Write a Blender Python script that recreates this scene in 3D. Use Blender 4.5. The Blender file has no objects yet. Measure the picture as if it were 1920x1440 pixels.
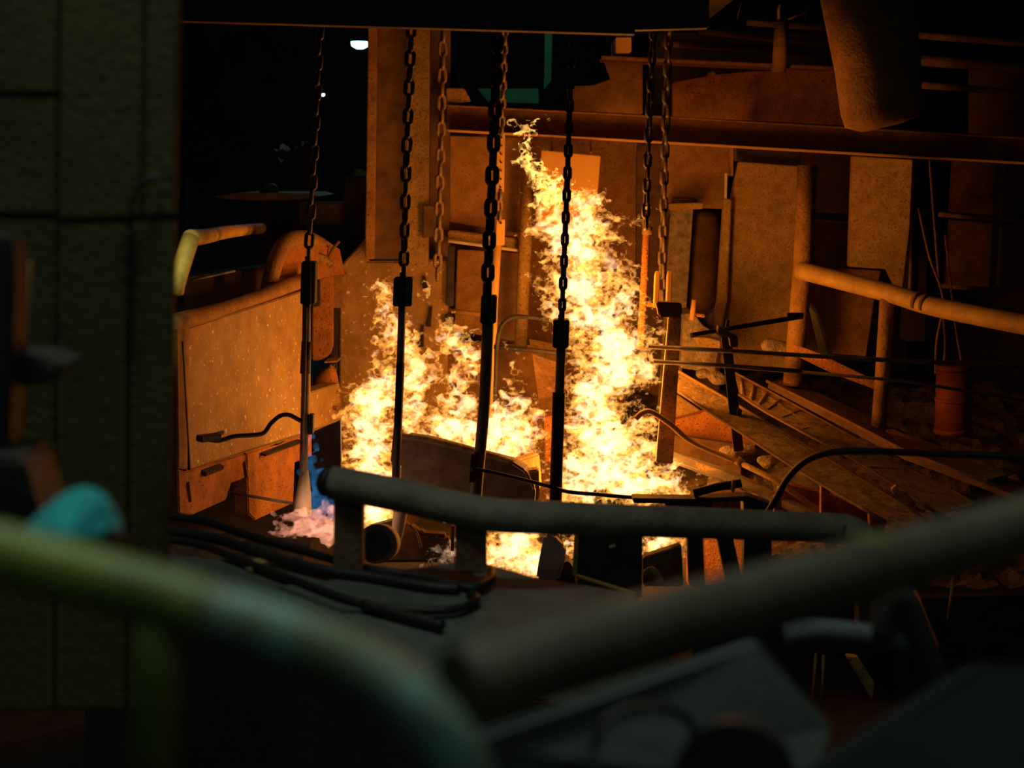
import bpy, bmesh, math, random
import numpy as np
from mathutils import Vector, Matrix
random.seed(7)
S = bpy.context.scene
COL = S.collection

# ------------------------------------------------------------------ camera, world, lights, exposure
F_PX, PITCH, ROLL, CZ = 2600.0, math.radians(9.0), math.radians(2.8), 3.2
FWD = Vector((0, math.cos(PITCH), -math.sin(PITCH)))
R0, U0 = Vector((1, 0, 0)), Vector((0, math.sin(PITCH), math.cos(PITCH)))
RT = R0 * math.cos(ROLL) + U0 * math.sin(ROLL)
UP = -R0 * math.sin(ROLL) + U0 * math.cos(ROLL)
CAM = Vector((0, 0, CZ))
cam_data = bpy.data.cameras.new('camera')
cam = bpy.data.objects.new('camera', cam_data)
COL.objects.link(cam)
cam_data.sensor_width = 36.0
cam_data.lens = 36.0 * F_PX / 1920.0
cam.matrix_world = Matrix(((RT.x, UP.x, -FWD.x, 0), (RT.y, UP.y, -FWD.y, 0), (RT.z, UP.z, -FWD.z, CZ), (0, 0, 0, 1)))
cam_data.clip_start = 0.05
cam_data.dof.use_dof = True
cam_data.dof.focus_distance = 9.0
cam_data.dof.aperture_fstop = 2.0
S.camera = cam

W = bpy.data.worlds.new('world'); S.world = W; W.use_nodes = True
W.node_tree.nodes['Background'].inputs[0].default_value = (0.55, 0.6, 0.5, 1)
W.node_tree.nodes['Background'].inputs[1].default_value = 0.004
S.view_settings.view_transform = 'Standard'
S.view_settings.look = 'None'
S.view_settings.gamma = 1.0
S.view_settings.use_curve_mapping = False
S.view_settings.exposure = 0.0
S.cycles.transparent_max_bounces = 256
S.cycles.max_bounces = 6
S.cycles.sample_clamp_indirect = 2.0


def P(px, py, Y):
    """World point seen at pixel (px, py) of the 1920x1440 photograph, at distance Y along the hall."""
    d = FWD + RT * ((px - 960) / F_PX) + UP * ((720 - py) / F_PX)
    return CAM + d * (Y / d.y)


def lamp(name, kind, loc, energy, color, size=0.2, target=None):
    l = bpy.data.lights.new(name, kind); o = bpy.data.objects.new(name, l); COL.objects.link(o)
    o.location = loc; l.energy = energy; l.color = color
    if kind == 'AREA':
        l.size = size
    else:
        l.shadow_soft_size = size
    if target is not None:
        o.rotation_euler = (Vector(target) - Vector(loc)).to_track_quat('-Z', 'Y').to_euler()
    return o


FIRE = (1.0, 0.29, 0.015)
FIRE_GAIN = 0.30
for nm, px, py, Y, e, r in (('tall_flame_light', 1125, 480, 9.0, 95, .16), ('tall_flame_light', 1145, 660, 9.0, 120, .2),
                            ('tall_flame_light', 1150, 870, 9.0, 150, .22), ('left_flame_light', 700, 800, 9.05, 90, .15),
                            ('middle_flame_light', 880, 800, 9.3, 80, .15), ('low_flame_light', 975, 1030, 9.0, 45, .12)):
    lamp(nm, 'POINT', P(px, py, Y), e * (FIRE_GAIN if nm == 'tall_flame_light' else FIRE_GAIN * .12), FIRE, r)
lamp('floor_flame_light', 'POINT', P(600, 975, 7.62), 1.6, (1.0, .5, .25), .05)
# the hall's high mercury lamps, above and behind the photographer
lamp('high_bay_light', 'AREA', (-0.9, 2.3, 7.4), 15, (0.78, 1.0, 0.88), 0.9, (-0.3, 2.3, 2.0))
lamp('high_bay_light', 'AREA', (2.6, -1.5, 7.2), 3.0, (0.7, 0.95, 0.85), 0.9, (0.8, 2.2, 2.4))
for o in list(COL.objects):
    if o.name.startswith('high_bay_light'):
        o.data.spread = math.radians(80)      # beam narrowed to keep the bay light off the chains and back
o = lamp('upright_fill_light', 'AREA', P(250, 200, 4.6), .16, (.95, 1.0, .6), 0.1, P(341, 490, 6.6)); o.data.spread = math.radians(14)  # unseen fill added to brighten the yellow guard upright
lamp('far_bay_light', 'AREA', P(675, 96, 19.0), 9, (0.5, 0.85, 1.0), 0.4, (-2.5, 17.5, 1.0))


# ------------------------------------------------------------------ materials
def mat(name, c1, c2=None, scale=6.0, rough=0.7, metal=0.0, bump=0.15, speck=None, speck_scale=60.0, speck_cut=0.72, rough2=None):
    m = bpy.data.materials.new(name); m.use_nodes = True
    nt = m.node_tree; N = nt.nodes; L = nt.links
    b = N['Principled BSDF']
    b.inputs['Roughness'].default_value = rough
    b.inputs['Metallic'].default_value = metal
    tc = N.new('ShaderNodeTexCoord')
    n1 = N.new('ShaderNodeTexNoise'); n1.inputs['Scale'].default_value = scale; n1.inputs['Detail'].default_value = 9; n1.inputs['Roughness'].default_value = 0.68
    L.new(tc.outputs['Object'], n1.inputs['Vector'])
    r = N.new('ShaderNodeValToRGB')
    c2 = c2 or tuple(x * 0.55 for x in c1)
    r.color_ramp.elements[0].position = 0.36; r.color_ramp.elements[0].color = (*c2, 1)
    r.color_ramp.elements[1].position = 0.62; r.color_ramp.elements[1].color = (*c1, 1)
    L.new(n1.outputs['Fac'], r.inputs['Fac'])
    col = r.outputs['Color']
    n2 = N.new('ShaderNodeTexNoise'); n2.inputs['Scale'].default_value = speck_scale; n2.inputs['Detail'].default_value = 4
    L.new(tc.outputs['Object'], n2.inputs['Vector'])
    if speck:
        r2 = N.new('ShaderNodeValToRGB')
        r2.color_ramp.elements[0].position = speck_cut - 0.04; r2.color_ramp.elements[0].color = (0, 0, 0, 1)
        r2.color_ramp.elements[1].position = speck_cut + 0.04; r2.color_ramp.elements[1].color = (1, 1, 1, 1)
        L.new(n2.outputs['Fac'], r2.inputs['Fac'])
        mx = N.new('ShaderNodeMix'); mx.data_type = 'RGBA'
        L.new(r2.outputs['Color'], mx.inputs[0]); L.new(col, mx.inputs[6]); mx.inputs[7].default_value = (*speck, 1)
        col = mx.outputs[2]
    L.new(col, b.inputs['Base Color'])
    if bump:
        bp = N.new('ShaderNodeBump'); bp.inputs['Strength'].default_value = min(1.0, bump * 2.2); bp.inputs['Distance'].default_value = 0.012
        ad = N.new('ShaderNodeMath'); ad.operation = 'ADD'
        L.new(n1.outputs['Fac'], ad.inputs[0]); L.new(n2.outputs['Fac'], ad.inputs[1])
        L.new(ad.outputs[0], bp.inputs['Height']); L.new(bp.outputs['Normal'], b.inputs['Normal'])
    return m


def emit(name, color, strength):
    m = bpy.data.materials.new(name); m.use_nodes = True
    nt = m.node_tree; nt.nodes.clear()
    o = nt.nodes.new('ShaderNodeOutputMaterial'); e = nt.nodes.new('ShaderNodeEmission')
    e.inputs[0].default_value = (*color, 1); e.inputs[1].default_value = strength
    nt.links.new(e.outputs[0], o.inputs['Surface'])
    return m


def flame_gas(name, color, strength):
    """Glowing gas: thin parts show amber, thick parts add up to white."""
    m = bpy.data.materials.new(name); m.use_nodes = True
    nt = m.node_tree; nt.nodes.clear()
    o = nt.nodes.new('ShaderNodeOutputMaterial'); e = nt.nodes.new('ShaderNodeEmission')
    e.inputs[0].default_value = (*color, 1); e.inputs[1].default_value = strength
    nt.links.new(e.outputs[0], o.inputs['Volume'])
    return m


M = dict(
    panel=mat('scaled_panel_steel', (.50, .32, .10), (.34, .20, .06), 5,   .75, 0, .3, (.95, .72, .4), 30, .672),
    rust=mat('rusted_plate', (.46, .25, .07), (.27, .14, .04), 7, .8, 0, .25, (.16, .08, .03), 60, .64),
    rust_dark=mat('dark_rusted_and_shaded_steel', (.22, .12, .045), (.10, .055, .025), 6, .75, 0, .2),  # also gives the recess lump and its backing their shade
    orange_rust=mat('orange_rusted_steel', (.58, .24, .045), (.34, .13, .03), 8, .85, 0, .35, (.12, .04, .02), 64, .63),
    tan=mat('dusty_tan_plate', (.52, .34, .10), (.33, .21, .06), 11, .8, 0, .25, (.17, .10, .04), 62, .62),
    bright=mat('orange_board_and_lit_steel', (.80, .46, .12), (.66, .37, .09), 2, .8, 0, .08),  # board colour, also paints firelight onto steel lips and bars
    steel=mat('worn_grey_steel', (.24, .21, .17), (.13, .11, .09), 8, .6, .2, .15),
    dark=mat('black_steel_and_shade', (.055, .045, .038), (.025, .02, .018), 9, .6, .2, .2),  # near-black steel, also stands in for shade on gap and recess plates
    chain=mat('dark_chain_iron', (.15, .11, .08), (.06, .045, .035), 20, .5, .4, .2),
    chainlit=mat('firelit_chain_iron', (.38, .25, .14), (.18, .12, .07), 20, .55, .2, .2),  # lighter copy of the chain iron, firelight put into the colour
    pipe_grey=mat('haze_warmed_grey_pipe', (.29, .22, .15), (.16, .125, .09), 7, .7, 0, .15),  # dusty grey warmed to carry the haze of the fire
    rail_yellow=mat('worn_yellow_rail_paint', (.66, .42, .09), (.45, .28, .06), 9, .6, 0, .12),
    fore_yellow=mat('grimy_yellow_green_paint', (.34, .38, .05), (.20, .23, .04), 9, .5, 0, .08),
    fore_olive=mat('worn_olive_paint_teal_glints', (.33, .38, .33), (.20, .21, .08), 9, .45, 0, .08, (.24, .56, .48), 8, .575),  # worn grey-olive paint; teal specks paint the lamp highlights on the pipe
    fore_grey=mat('grimy_grey_paint', (.13, .11, .075), (.08, .065, .035), 10, .6, 0, .08, (.22, .20, .03), 9, .62),
    column=mat('green_grey_column_paint', (.13, .095, .022), (.085, .06, .016), 3, .8, 0, .12),
    deck=mat('dusty_deck_plate', (.13, .135, .115), (.08, .08, .07), 5, .85, 0, .2),
    plate_grey=mat('blue_grey_sheet', (.12, .14, .145), (.09, .10, .105), 4, .7, 0, .08),
    floor=mat('pit_dark_floor', (.045, .035, .028), (.02, .017, .014), 6, .95, 0, .4),  # near-black colour stands in for the darkness of the pit
    shroud=mat('grey_white_refractory', (.62, .58, .5), (.48, .45, .4), 9, .8, 0, .1),
    violet_strip=mat('dull_green_sheet', (.13, .15, .05), (.08, .09, .03), 5, .7, 0, .1),
    black=mat('black_flaking_paint', (.016, .02, .02), (.011, .013, .013), 6, .95, 0, .1),
    kick=mat('dark_blue_grey_sheet', (.11, .12, .11), (.08, .085, .08), 4, .8, 0, .08),
    ceramic=mat('pale_refractory_and_lit_lip', (.82, .72, .55), (.68, .58, .43), 9, .8, 0, .1),
    rubber=mat('black_rubber', (.02, .018, .016), (.012, .011, .01), 20, .55, 0, .1),
    cloth=mat('teal_cloth', (.02, .42, .42), (.015, .28, .30), 6, .9, 0, .3),
    ground=mat('slag_dirt', (.17, .12, .085), (.07, .05, .035), 9, .95, 0, .5, (.35, .28, .2), 40, .68),
    wall=mat('sooty_hall_wall', (.10, .09, .08), (.06, .055, .05), 2, .9, 0, .2),
    green=mat('pale_green_paint', (.20, .42, .30), (.12, .30, .2), 5, .7, 0, .1),
    red=mat('red_oxide_drum', (.24, .05, .02), (.14, .03, .015), 6, .7, 0, .1),
    rock=mat('slag_rock', (.42, .34, .22), (.18, .14, .09), 16, .95, 0, .6),
    rib=mat('scaled_trough_steel', (.62, .44, .17), (.26, .17, .06), 12, .8, .0, .4, (.75, .58, .3), 30, .66),
    lampglass=emit('lamp_glass', (.25, .75, 1.0), 14.0),
    fire_wisp=flame_gas('amber_flame_gas', (1.0, .40, .07), 19.0),
    fire_tip=flame_gas('bright_thin_flame_gas', (1.0, .50, .10), 46.0),
    fire_core=flame_gas('white_flame_gas', (1.0, .72, .50), 9.0),
    fire_blue=flame_gas('blue_flame_gas', (.03, .20, .48), 4.5),
    fire_pink=flame_gas('pink_flame_gas', (1.0, .37, .22), 9.5),
    fire_smoke=flame_gas('pale_flame_gas', (1.0, .62, .35), 7.0),
)


# ------------------------------------------------------------------ mesh helpers
class MB:
    def __init__(s):
        s.v, s.f = [], []

    def poly(s, pts, vec):
        """A polygon of world points pushed along vec: a plate or block with real thickness."""
        b = len(s.v); n = len(pts); vec = Vector(vec)
        s.v += [Vector(p) for p in pts] + [Vector(p) + vec for p in pts]
        s.f.append(tuple(range(b, b + n))); s.f.append(tuple(range(b + 2 * n - 1, b + n - 1, -1)))
        for i in range(n):
            j = (i + 1) % n
            s.f.append((b + j, b + i, b + n + i, b + n + j))
        return s

    def tube(s, pts, r, seg=12, smooth=0):
        pts = [Vector(p) for p in pts]
        if smooth:
            pts = spline(pts, smooth)
        n = len(pts)
        rs = r if isinstance(r, (list, tuple)) else [r] * n
        if len(rs) != n:
            m = len(rs) - 1
            rs = [rs[min(int(i / (n - 1) * m), m - 1)] * (1 - (i / (n - 1) * m - min(int(i / (n - 1) * m), m - 1))) + rs[min(int(i / (n - 1) * m), m - 1) + 1] * (i / (n - 1) * m - min(int(i / (n - 1) * m), m - 1)) for i in range(n)]
        t0 = (pts[1] - pts[0]).normalized()
        u = t0.orthogonal().normalized(); b = len(s.v)
        for i, p in enumerate(pts):
            t = (pts[min(i + 1, n - 1)] - pts[max(i - 1, 0)]).normalized()
            u = (u - t * u.dot(t)).normalized(); w = t.cross(u)
            for k in range(seg):
                a = 2 * math.pi * k / seg
                s.v.append(p + (u * math.cos(a) + w * math.sin(a)) * rs[i])
        for i in range(n - 1):
            for k in range(seg):
                k2 = (k + 1) % seg
                s.f.append((b + i * seg + k, b + i * seg + k2, b + (i + 1) * seg + k2, b + (i + 1) * seg + k))
        s.f.append(tuple(b + k for k in reversed(range(seg)))); s.f.append(tuple(b + (n - 1) * seg + k for k in range(seg)))
        return s

    def bar(s, p0, p1, w, d, side=None):
        """A rectangular bar from p0 to p1, w wide across the view and d deep."""
        p0, p1 = Vector(p0), Vector(p1); t = (p1 - p0).normalized()
        ref = Vector(side) if side else Vector((0, 1, 0))
        e = t.cross(ref)
        if e.length < 1e-3:
            e = t.cross(Vector((1, 0, 0)))
        e.normalize(); g = e.cross(t).normalized()
        c = [p0 - e * w / 2 - g * d / 2, p0 + e * w / 2 - g * d / 2, p1 + e * w / 2 - g * d / 2, p1 - e * w / 2 - g * d / 2]
        return s.poly(c, g * d)

    def build(s, name, m, parent=None, smooth=False, bevel=0.0, label=None, noise=0.0):
        me = bpy.data.meshes.new(name)
        allv = s.v
        if parent is not None:
            org = parent.matrix_basis.translation if parent.get('root_loc') is None else Vector(parent['root_loc'])
        else:
            xs = [p.x for p in allv]; ys = [p.y for p in allv]; zs = [p.z for p in allv]
            org = Vector(((min(xs) + max(xs)) / 2, (min(ys) + max(ys)) / 2, min(zs)))
        me.from_pydata([tuple(p - org) for p in allv], [], s.f)
        bm = bmesh.new(); bm.from_mesh(me)
        bmesh.ops.recalc_face_normals(bm, faces=bm.faces)
        if bevel:
            bmesh.ops.bevel(bm, geom=list(bm.edges), offset=bevel, segments=2, affect='EDGES', clamp_overlap=True)
        bm.to_mesh(me); bm.free()
        if smooth:
            for p in me.polygons:
                p.use_smooth = len(p.vertices) <= 4
        o = bpy.data.objects.new(name, me); COL.objects.link(o)
        me.materials.append(m)
        if parent is not None:
            o.parent = parent
            o['root_loc'] = list(org)
        else:
            o.location = org
            o['root_loc'] = list(org)
        if label:
            o['label'] = label
        return o


def spline(pts, k):
    out = []; n = len(pts)
    for i in range(n - 1):
        p0, p1, p2, p3 = pts[max(i - 1, 0)], pts[i], pts[i + 1], pts[min(i + 2, n - 1)]
        for j in range(k):
            t = j / k
            out.append(0.5 * ((2 * p1) + (p2 - p0) * t + (2 * p0 - 5 * p1 + 4 * p2 - p3) * t * t + (3 * p1 - p0 - 3 * p2 + p3) * t ** 3))
    out.append(pts[-1]); return out


def tag(o, label, cat, group=None):
    o['label'] = label; o['category'] = cat
    if group:
        o['group'] = group
    return o


def thing(name, loc, label, cat, group=None):
    o = bpy.data.objects.new(name, None); COL.objects.link(o); o.empty_display_size = 0.1
    o.location = loc; o['root_loc'] = list(loc)
    return tag(o, label, cat, group)


def pp(lst, Y):
    """Pixel outline -> world points; Y is one depth or one per point."""
    if isinstance(Y, (int, float)):
        Y = [Y] * len(lst)
    return [P(a, b, y) for (a, b), y in zip(lst, Y)]


def plate(name, label, cat, lst, Y, th, m, vec=None, group=None, bevel=0.006):
    o = MB().poly(pp(lst, Y), vec or (0, th, 0)).build(name, m, bevel=bevel)
    return tag(o, label, cat, group)


def ptube(lst, r, seg=12, smooth=0):
    """lst of (px, py, Y)"""
    return MB().tube([P(*q) for q in lst], r, seg, smooth)


def pipe(name, label, cat, lst, r, m, seg=14, smooth=0, group=None):
    return tag(ptube(lst, r, seg, smooth).build(name, m, smooth=True), label, cat, group)


def struct(o):
    o['kind'] = 'structure'; return o

# ------------------------------------------------------------------ the hall itself
def slab(name, x0, x1, y0, y1, z0, z1, m):
    b = MB().poly([(x0, y0, z0), (x1, y0, z0), (x1, y1, z0), (x0, y1, z0)], (0, 0, z1 - z0))
    return struct(b.build(name, m))


slab('floor', -8, 9, -2, 24, 0.25, 0.45, M['floor'])
slab('wall_back', -8, 9, 23.6, 24, 0.45, 9, M['wall'])
slab('wall_left', -8.3, -8, -2, 24, 0.25, 9, M['wall'])
slab('wall_right', 9, 9.3, -2, 24, 0.25, 9, M['wall'])


def heap(name, corners, n, amp, m, seed):
    """A lumpy bank of slag: corners are four world points in order, displaced by lumps."""
    rng = random.Random(seed); c = [Vector(p) for p in corners]
    from mathutils import noise as mn
    top = []
    for j in range(n + 1):
        for i in range(n + 1):
            u, v = i / n, j / n
            p = (c[0] * (1 - u) + c[1] * u) * (1 - v) + (c[3] * (1 - u) + c[2] * u) * v
            p.z += amp * (mn.noise(p * 2.2 + Vector((seed, 0, 0))) + .6 * mn.noise(p * 6 + Vector((0, seed, 0))) + .35 * mn.noise(p * 15))
            top.append(p)
    b = MB(); b.v = top + [Vector((p.x, p.y, 0.3)) for p in top]
    N = (n + 1) ** 2; q = lambda i, j: j * (n + 1) + i
    for j in range(n):
        for i in range(n):
            b.f.append((q(i, j), q(i + 1, j), q(i + 1, j + 1), q(i, j + 1)))
            b.f.append((N + q(i, j + 1), N + q(i + 1, j + 1), N + q(i + 1, j), N + q(i, j)))
    for i in range(n):
        for (a, d) in ((q(i, 0), q(i + 1, 0)), (q(i + 1, n), q(i, n)), (q(0, i + 1), q(0, i)), (q(n, i), q(n, i + 1))):
            b.f.append((a, N + a, N + d, d))
    return b.build(name, m)


g = heap('ground_bank', [(1.28, 8.75, .75), (5.2, 7.4, .9), (5.6, 12.6, 1.45), (1.0, 12.4, 1.35)], 70, .09, M['ground'], 3)
g['kind'] = 'structure'

# near painted column, left of the opening, with panel seams
col_root = bpy.data.objects.new('pillar', None); COL.objects.link(col_root)
col_root.location = P(150, 1100, 2.8); col_root['root_loc'] = list(col_root.location); col_root['kind'] = 'structure'
MB().poly(pp([(-120, -60), (340, -60), (312, 1330), (-120, 1330)], 2.86), (-.16, .5, 0)).build('core', M['column'], col_root)
for q in ([(-110, -60), (108, -60), (106, 174), (-110, 172)], [(-110, 180), (106, 182), (104, 402), (-110, 398)],
          [(-110, 408), (104, 412), (98, 1330), (-110, 1330)], [(114, -60), (270, -60), (266, 406), (110, 411)],
          [(275, -60), (336, -60), (326, 404), (270, 406)], [(110, 420), (240, 415), (234, 1330), (104, 1330)],
          [(246, 415), (326, 412), (306, 1330), (240, 1330)]):
    MB().poly(pp(q, 2.84), (0, .03, 0)).build('panel', M['column'], col_root, bevel=.004)
ptube([(300, 330, 2.83), (272, 336, 2.82), (252, 365, 2.82), (245, 408, 2.82)], .004, 8, 6).build('hanging_cable', M['rubber'], col_root, smooth=True)
MB().bar(P(242, 432, 2.82), P(240, 522, 2.82), .018, .03).build('door_handle', M['dark'], col_root, bevel=.004)

# ------------------------------------------------------------------ far left hall behind the column
plate('work_table', 'round table top far back in the dark hall with a small bluish bag on it', 'table',
      [(400, 368), (440, 362), (580, 363), (600, 368), (580, 374), (480, 376), (420, 373)], 15.0, .1, M['tan'], (0, 1.2, 0.0))
o = bpy.data.objects['work_table']; b_ = P(500, 372, 15.5); MB().bar(b_, Vector((b_.x, b_.y, .45)), .15, .15).build('table_leg', M['dark'], o)
o = MB().tube([P(488, 361, 15.3), P(497, 357, 15.3), (P(510, 357, 15.3)), P(520, 362, 15.3)], [.03, .07, .08, .03], 10, 4).build('bag', M['plate_grey'], smooth=True)
tag(o, 'small pale bluish bag lying on the far dim table', 'bag')
t = thing('hall_lamp', P(675, 88, 19.0), 'small bright blue-white lamp shining high in the far hall', 'lamp')
MB().tube([P(675, 70, 19), P(675, 79, 19)], [.03, .12], 16).build('lamp_cap', M['dark'], t, True)
MB().tube([P(675, 70, 19), P(675, 70, 19) + Vector((0, 0, 4))], .012, 8).build('cord', M['dark'], t)
MB().tube([P(675, 79, 19), P(675, 86, 19), P(675, 91, 19)], [.12, .11, .05], 16).build('lamp_glass', M['lampglass'], t, True)
t = thing('hall_lamp', P(605, 178, 20.0), 'tiny pale lamp glimmering behind the leftmost chain', 'lamp')
MB().tube([P(605, 172, 20), P(605, 176, 20)], [.02, .04], 12).build('lamp_cap', M['dark'], t, True)
MB().tube([P(605, 172, 20), P(605, 172, 20) + Vector((0, 0, 5))], .01, 8).build('cord', M['dark'], t)
MB().tube([P(605, 176, 20), P(605, 180, 20)], [.03, .02], 12).build('lamp_glass', M['lampglass'], t, True)
plate('control_box', 'small olive steel box standing above the tank rim', 'box', [(560, 381), (640, 380), (640, 420), (560, 422)], 11.3, .4, M['tan'])
o = heap('faint_cloud_lump', [P(500, 300, 17), P(590, 290, 17), P(575, 262, 18), P(505, 265, 18)], 14, .25, M['ground'], 9)  # lump put in for the faint cloud in the dark
tag(o, 'grey lump standing for a cloud faintly visible in the dark hall', 'heap')
t = thing('cable_drum', P(640, 338, 14), 'dim olive rounded tank end beside the big rusted column', 'tank')
MB().tube([P(664, 318, 14), P(672, 330, 14), P(680, 352, 14)], [.02, .09, .1], 16, 3).build('drum_body', M['tan'], t, True)

# ------------------------------------------------------------------ big tank, left
t = thing('casting_tank', P(480, 975, 8.8), 'big scaled steel tank side with slots, cracks and a notched lower edge', 'tank')
b = MB(); TY = lambda x: 7.5 + (x - 335) / 300 * 2.6
def T(lst, off=0.0):
    return [P(a, c, TY(a)) + Vector((off, 0, 0)) for a, c in lst]
side_poly = [(350, 618), (575, 548), (640, 525), (637, 792), (553, 848), (553, 944), (500, 966), (478, 976), (468, 966), (461, 896), (434, 906), (424, 938), (350, 972), (336, 972), (331, 860), (350, 862)]
MB().poly(T([(351, 616), (583, 541), (583, 735), (637, 718), (637, 790), (553, 822), (350, 882)]), (-.12, 0, 0)).build('side_plate', M['panel'], t, bevel=.006)
MB().poly(T([(350, 884), (460, 850), (461, 896), (434, 906), (424, 938), (345, 973), (337, 965), (334, 880)]), (-.10, 0, 0)).build('lower_skirt', M['orange_rust'], t, bevel=.008)
MB().poly(T([(466, 849), (553, 822), (636, 792), (600, 850), (556, 868), (553, 944), (482, 976), (470, 964)], -.01), (-.10, 0, 0)).build('lower_skirt', M['orange_rust'], t, bevel=.008)
MB().bar(*T([(338, 640), (352, 880)], .01), .014, .02).build('edge_strip', M['dark'], t)
MB().tube(T([(326, 606), (345, 602), (420, 583), (490, 560), (520, 546), (584, 522)], -.02), .05, 12, 4).build('top_rim', M['rust'], t, True)
MB().poly(T([(328, 612), (352, 614), (348, 880), (331, 878)], .012), (-.1, 0, 0)).build('corner_post', M['rust'], t, bevel=.006)
for a in ([(375, 821), (409, 808)], [(375, 886), (409, 873)], [(488, 852), (560, 826)]):
    MB().bar(*T(a, .01), .026 if a[0][0] < 480 else .014, .06).build('slot', M['dark'], t, bevel=.004)
for a in ([(468, 742), (473, 735), (474, 724), (469, 712), (470, 700)], [(493, 702), (496, 690), (500, 672), (505, 661)], [(522, 752), (523, 768), (521, 790)],
          [(508, 800), (508, 822), (516, 832), (530, 826), (538, 808)]):
    MB().tube(T(a, .006), [.016, .004], 6, 4).build('crack', M['dark'], t, True)
MB().bar(*T([(456, 866), (460, 894)], .01), .014, .02).build('weld_seam', M['rust_dark'], t)
MB().bar(*T([(350, 905), (354, 940)], .01), .014, .02).build('weld_seam', M['rust_dark'], t)
# raised rounded hood on the far part of the rim
t = thing('tank_hood', P(560, 560, 9.6), 'rounded orange hood standing on the tank rim, open to the left', 'hood')
ptube([(500, 562, 9.25), (506, 530, 9.25), (520, 480, 9.3), (540, 452, 9.4), (572, 446, 9.8), (600, 458, 10.2)], .055, 12, 6).build('hood_rim', M['rust'], t, True)
MB().poly(pp([(522, 520), (530, 480), (545, 458), (572, 452), (606, 452), (630, 468), (640, 515), (575, 528)], [9.5, 9.5, 9.55, 9.7, 10.2, 10.4, 10.4, 9.8]), (.02, .06, 0)).build('inner_plate', M['orange_rust'], t, bevel=.01)
MB().poly(pp([(583, 470), (610, 480), (622, 492), (616, 500), (600, 488), (585, 490)], 10.0), (0, .08, 0)).build('torn_flap', M['tan'], t, bevel=.004)
ptube([(636, 452, 10.2), (622, 470, 10.2), (616, 490, 10.2), (622, 500, 10.2)], .012, 8, 5).build('hook', M['rust_dark'], t, True)
t = thing('bent_guard_rail', P(330, 540, 6.6), 'yellow bent pipe guard at the near corner of the tank', 'rail')
ptube([(328, 548, 6.5), (334, 520, 6.5), (358, 444, 6.6)], .042, 14, 3).build('upright', M['rail_yellow'], t, True)
ptube([(357, 446, 6.6), (385, 443, 7.2), (430, 434, 8.6), (490, 428, 10.5)], .04, 14, 3).build('arm', M['rail_yellow'], t, True)
pipe('thin_rod', 'thin steel rod lying across the dark tank mouth', 'rod', [(360, 525, 7.2), (440, 508, 7.9)], .006, M['steel'], 6)
plate('tank_inner_wall', 'black far wall inside the big tank', 'plate', [(345, 520), (500, 500), (640, 470), (640, 520), (500, 556), (345, 600)], [8.9, 9.9, 10.9, 10.9, 9.9, 8.9], .1, M['dark'], (-.1, .1, 0))  # near-black plate filling the tank interior

# ------------------------------------------------------------------ behind the tank's far end: rusty post with pulley, cone
t = thing('guide_post', P(600, 790, 10.2), 'rusty guide post with rounded lower edge behind the leftmost hanging rod', 'post')
MB().poly(pp([(586, 500), (622, 500), (622, 650), (616, 668), (600, 676), (584, 676)], 10.25), (0, .12, 0)).build('post_plate', M['orange_rust'], t, bevel=.01)
MB().bar(P(594, 492, 10.2), P(594, 574, 10.2), .045, .06).build('dark_slide', M['dark'], t, bevel=.004)
MB().bar(P(612, 676, 10.3), P(636, 674, 10.3), .012, .2).build('shelf', M['tan'], t)
t = thing('cone_vessel', P(612, 790, 10.2), 'small rusty cone standing between the tank end and the wide column foot', 'vessel')
MB().tube([P(608, 790, 10.2), P(610, 730, 10.2), P(622, 692, 10.2), P(624, 688, 10.2)], [.14, .12, .035, .02], 18, 4).build('cone', M['orange_rust'], t, True)
pipe('cross_bar', 'upper thin rusty bar running from the cone to the column foot', 'bar', [(570, 733, 9.9), (680, 737, 10.2)], .012, M['rust'], 8)
pipe('cross_bar', 'lower short rusty bar beside the left flame', 'bar', [(618, 764, 10), (690, 770, 10.1)], .014, M['rust'], 8)
plate('tank_shade_plate', 'black plate standing for shadow low behind the leftmost rod', 'plate', [(584, 812), (638, 789), (640, 975), (584, 975)], 8.75, .06, M['dark'])  # dark plate put in as the shadow between tank end and flame

# ------------------------------------------------------------------ big column behind the fire
t = thing('steel_column', P(740, 900, 10.6), 'tall rusted double flange steel column behind the left flame', 'column')
MB().poly(pp([(691, -40), (762, -40), (757, 486), (684, 486)], 10.5), (0, .1, 0)).build('front_flange', M['rust_dark'], t, bevel=.01)
MB().poly(pp([(691, -40), (708, -40), (702, 486), (684, 486)], 10.44), (0, .05, 0)).build('lit_flange_edge', M['rust'], t, bevel=.008)  # lighter strip paints the lit edge of the flange
MB().poly(pp([(764, -40), (806, -40), (803, 500), (757, 500)], 10.56), (0, .1, 0)).build('side_flange', M['tan'], t, bevel=.01)
MB().poly(pp([(806, -40), (845, -40), (842, 500), (803, 500)], 10.9), (0, .1, 0)).build('web', M['rust_dark'], t, bevel=.01)
MB().poly(pp([(637, 500), (686, 446), (690, 490), (760, 490), (840, 486), (838, 950), (634, 950)], 10.66), (0, .25, 0)).build('foot_plate', M['panel'], t, bevel=.012)
MB().poly(pp([(616, 512), (648, 512), (646, 578), (614, 578)], 10.56), (0, .1, 0)).build('bracket', M['rust'], t, bevel=.008)
MB().poly(pp([(648, 330), (690, 330), (684, 452), (620, 508), (612, 500), (640, 440)], 11.2), (0, .1, 0)).build('back_brace', M['dark'], t, bevel=.008)
MB().poly(pp([(792, 383), (824, 386), (824, 442), (792, 446)], 10.5), (0, .15, 0)).build('box_lug', M['rust_dark'], t, bevel=.01)
MB().bar(P(629, 578, 10.6), P(626, 700, 10.6), .05, .05).build('dark_slot', M['dark'], t)
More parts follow.
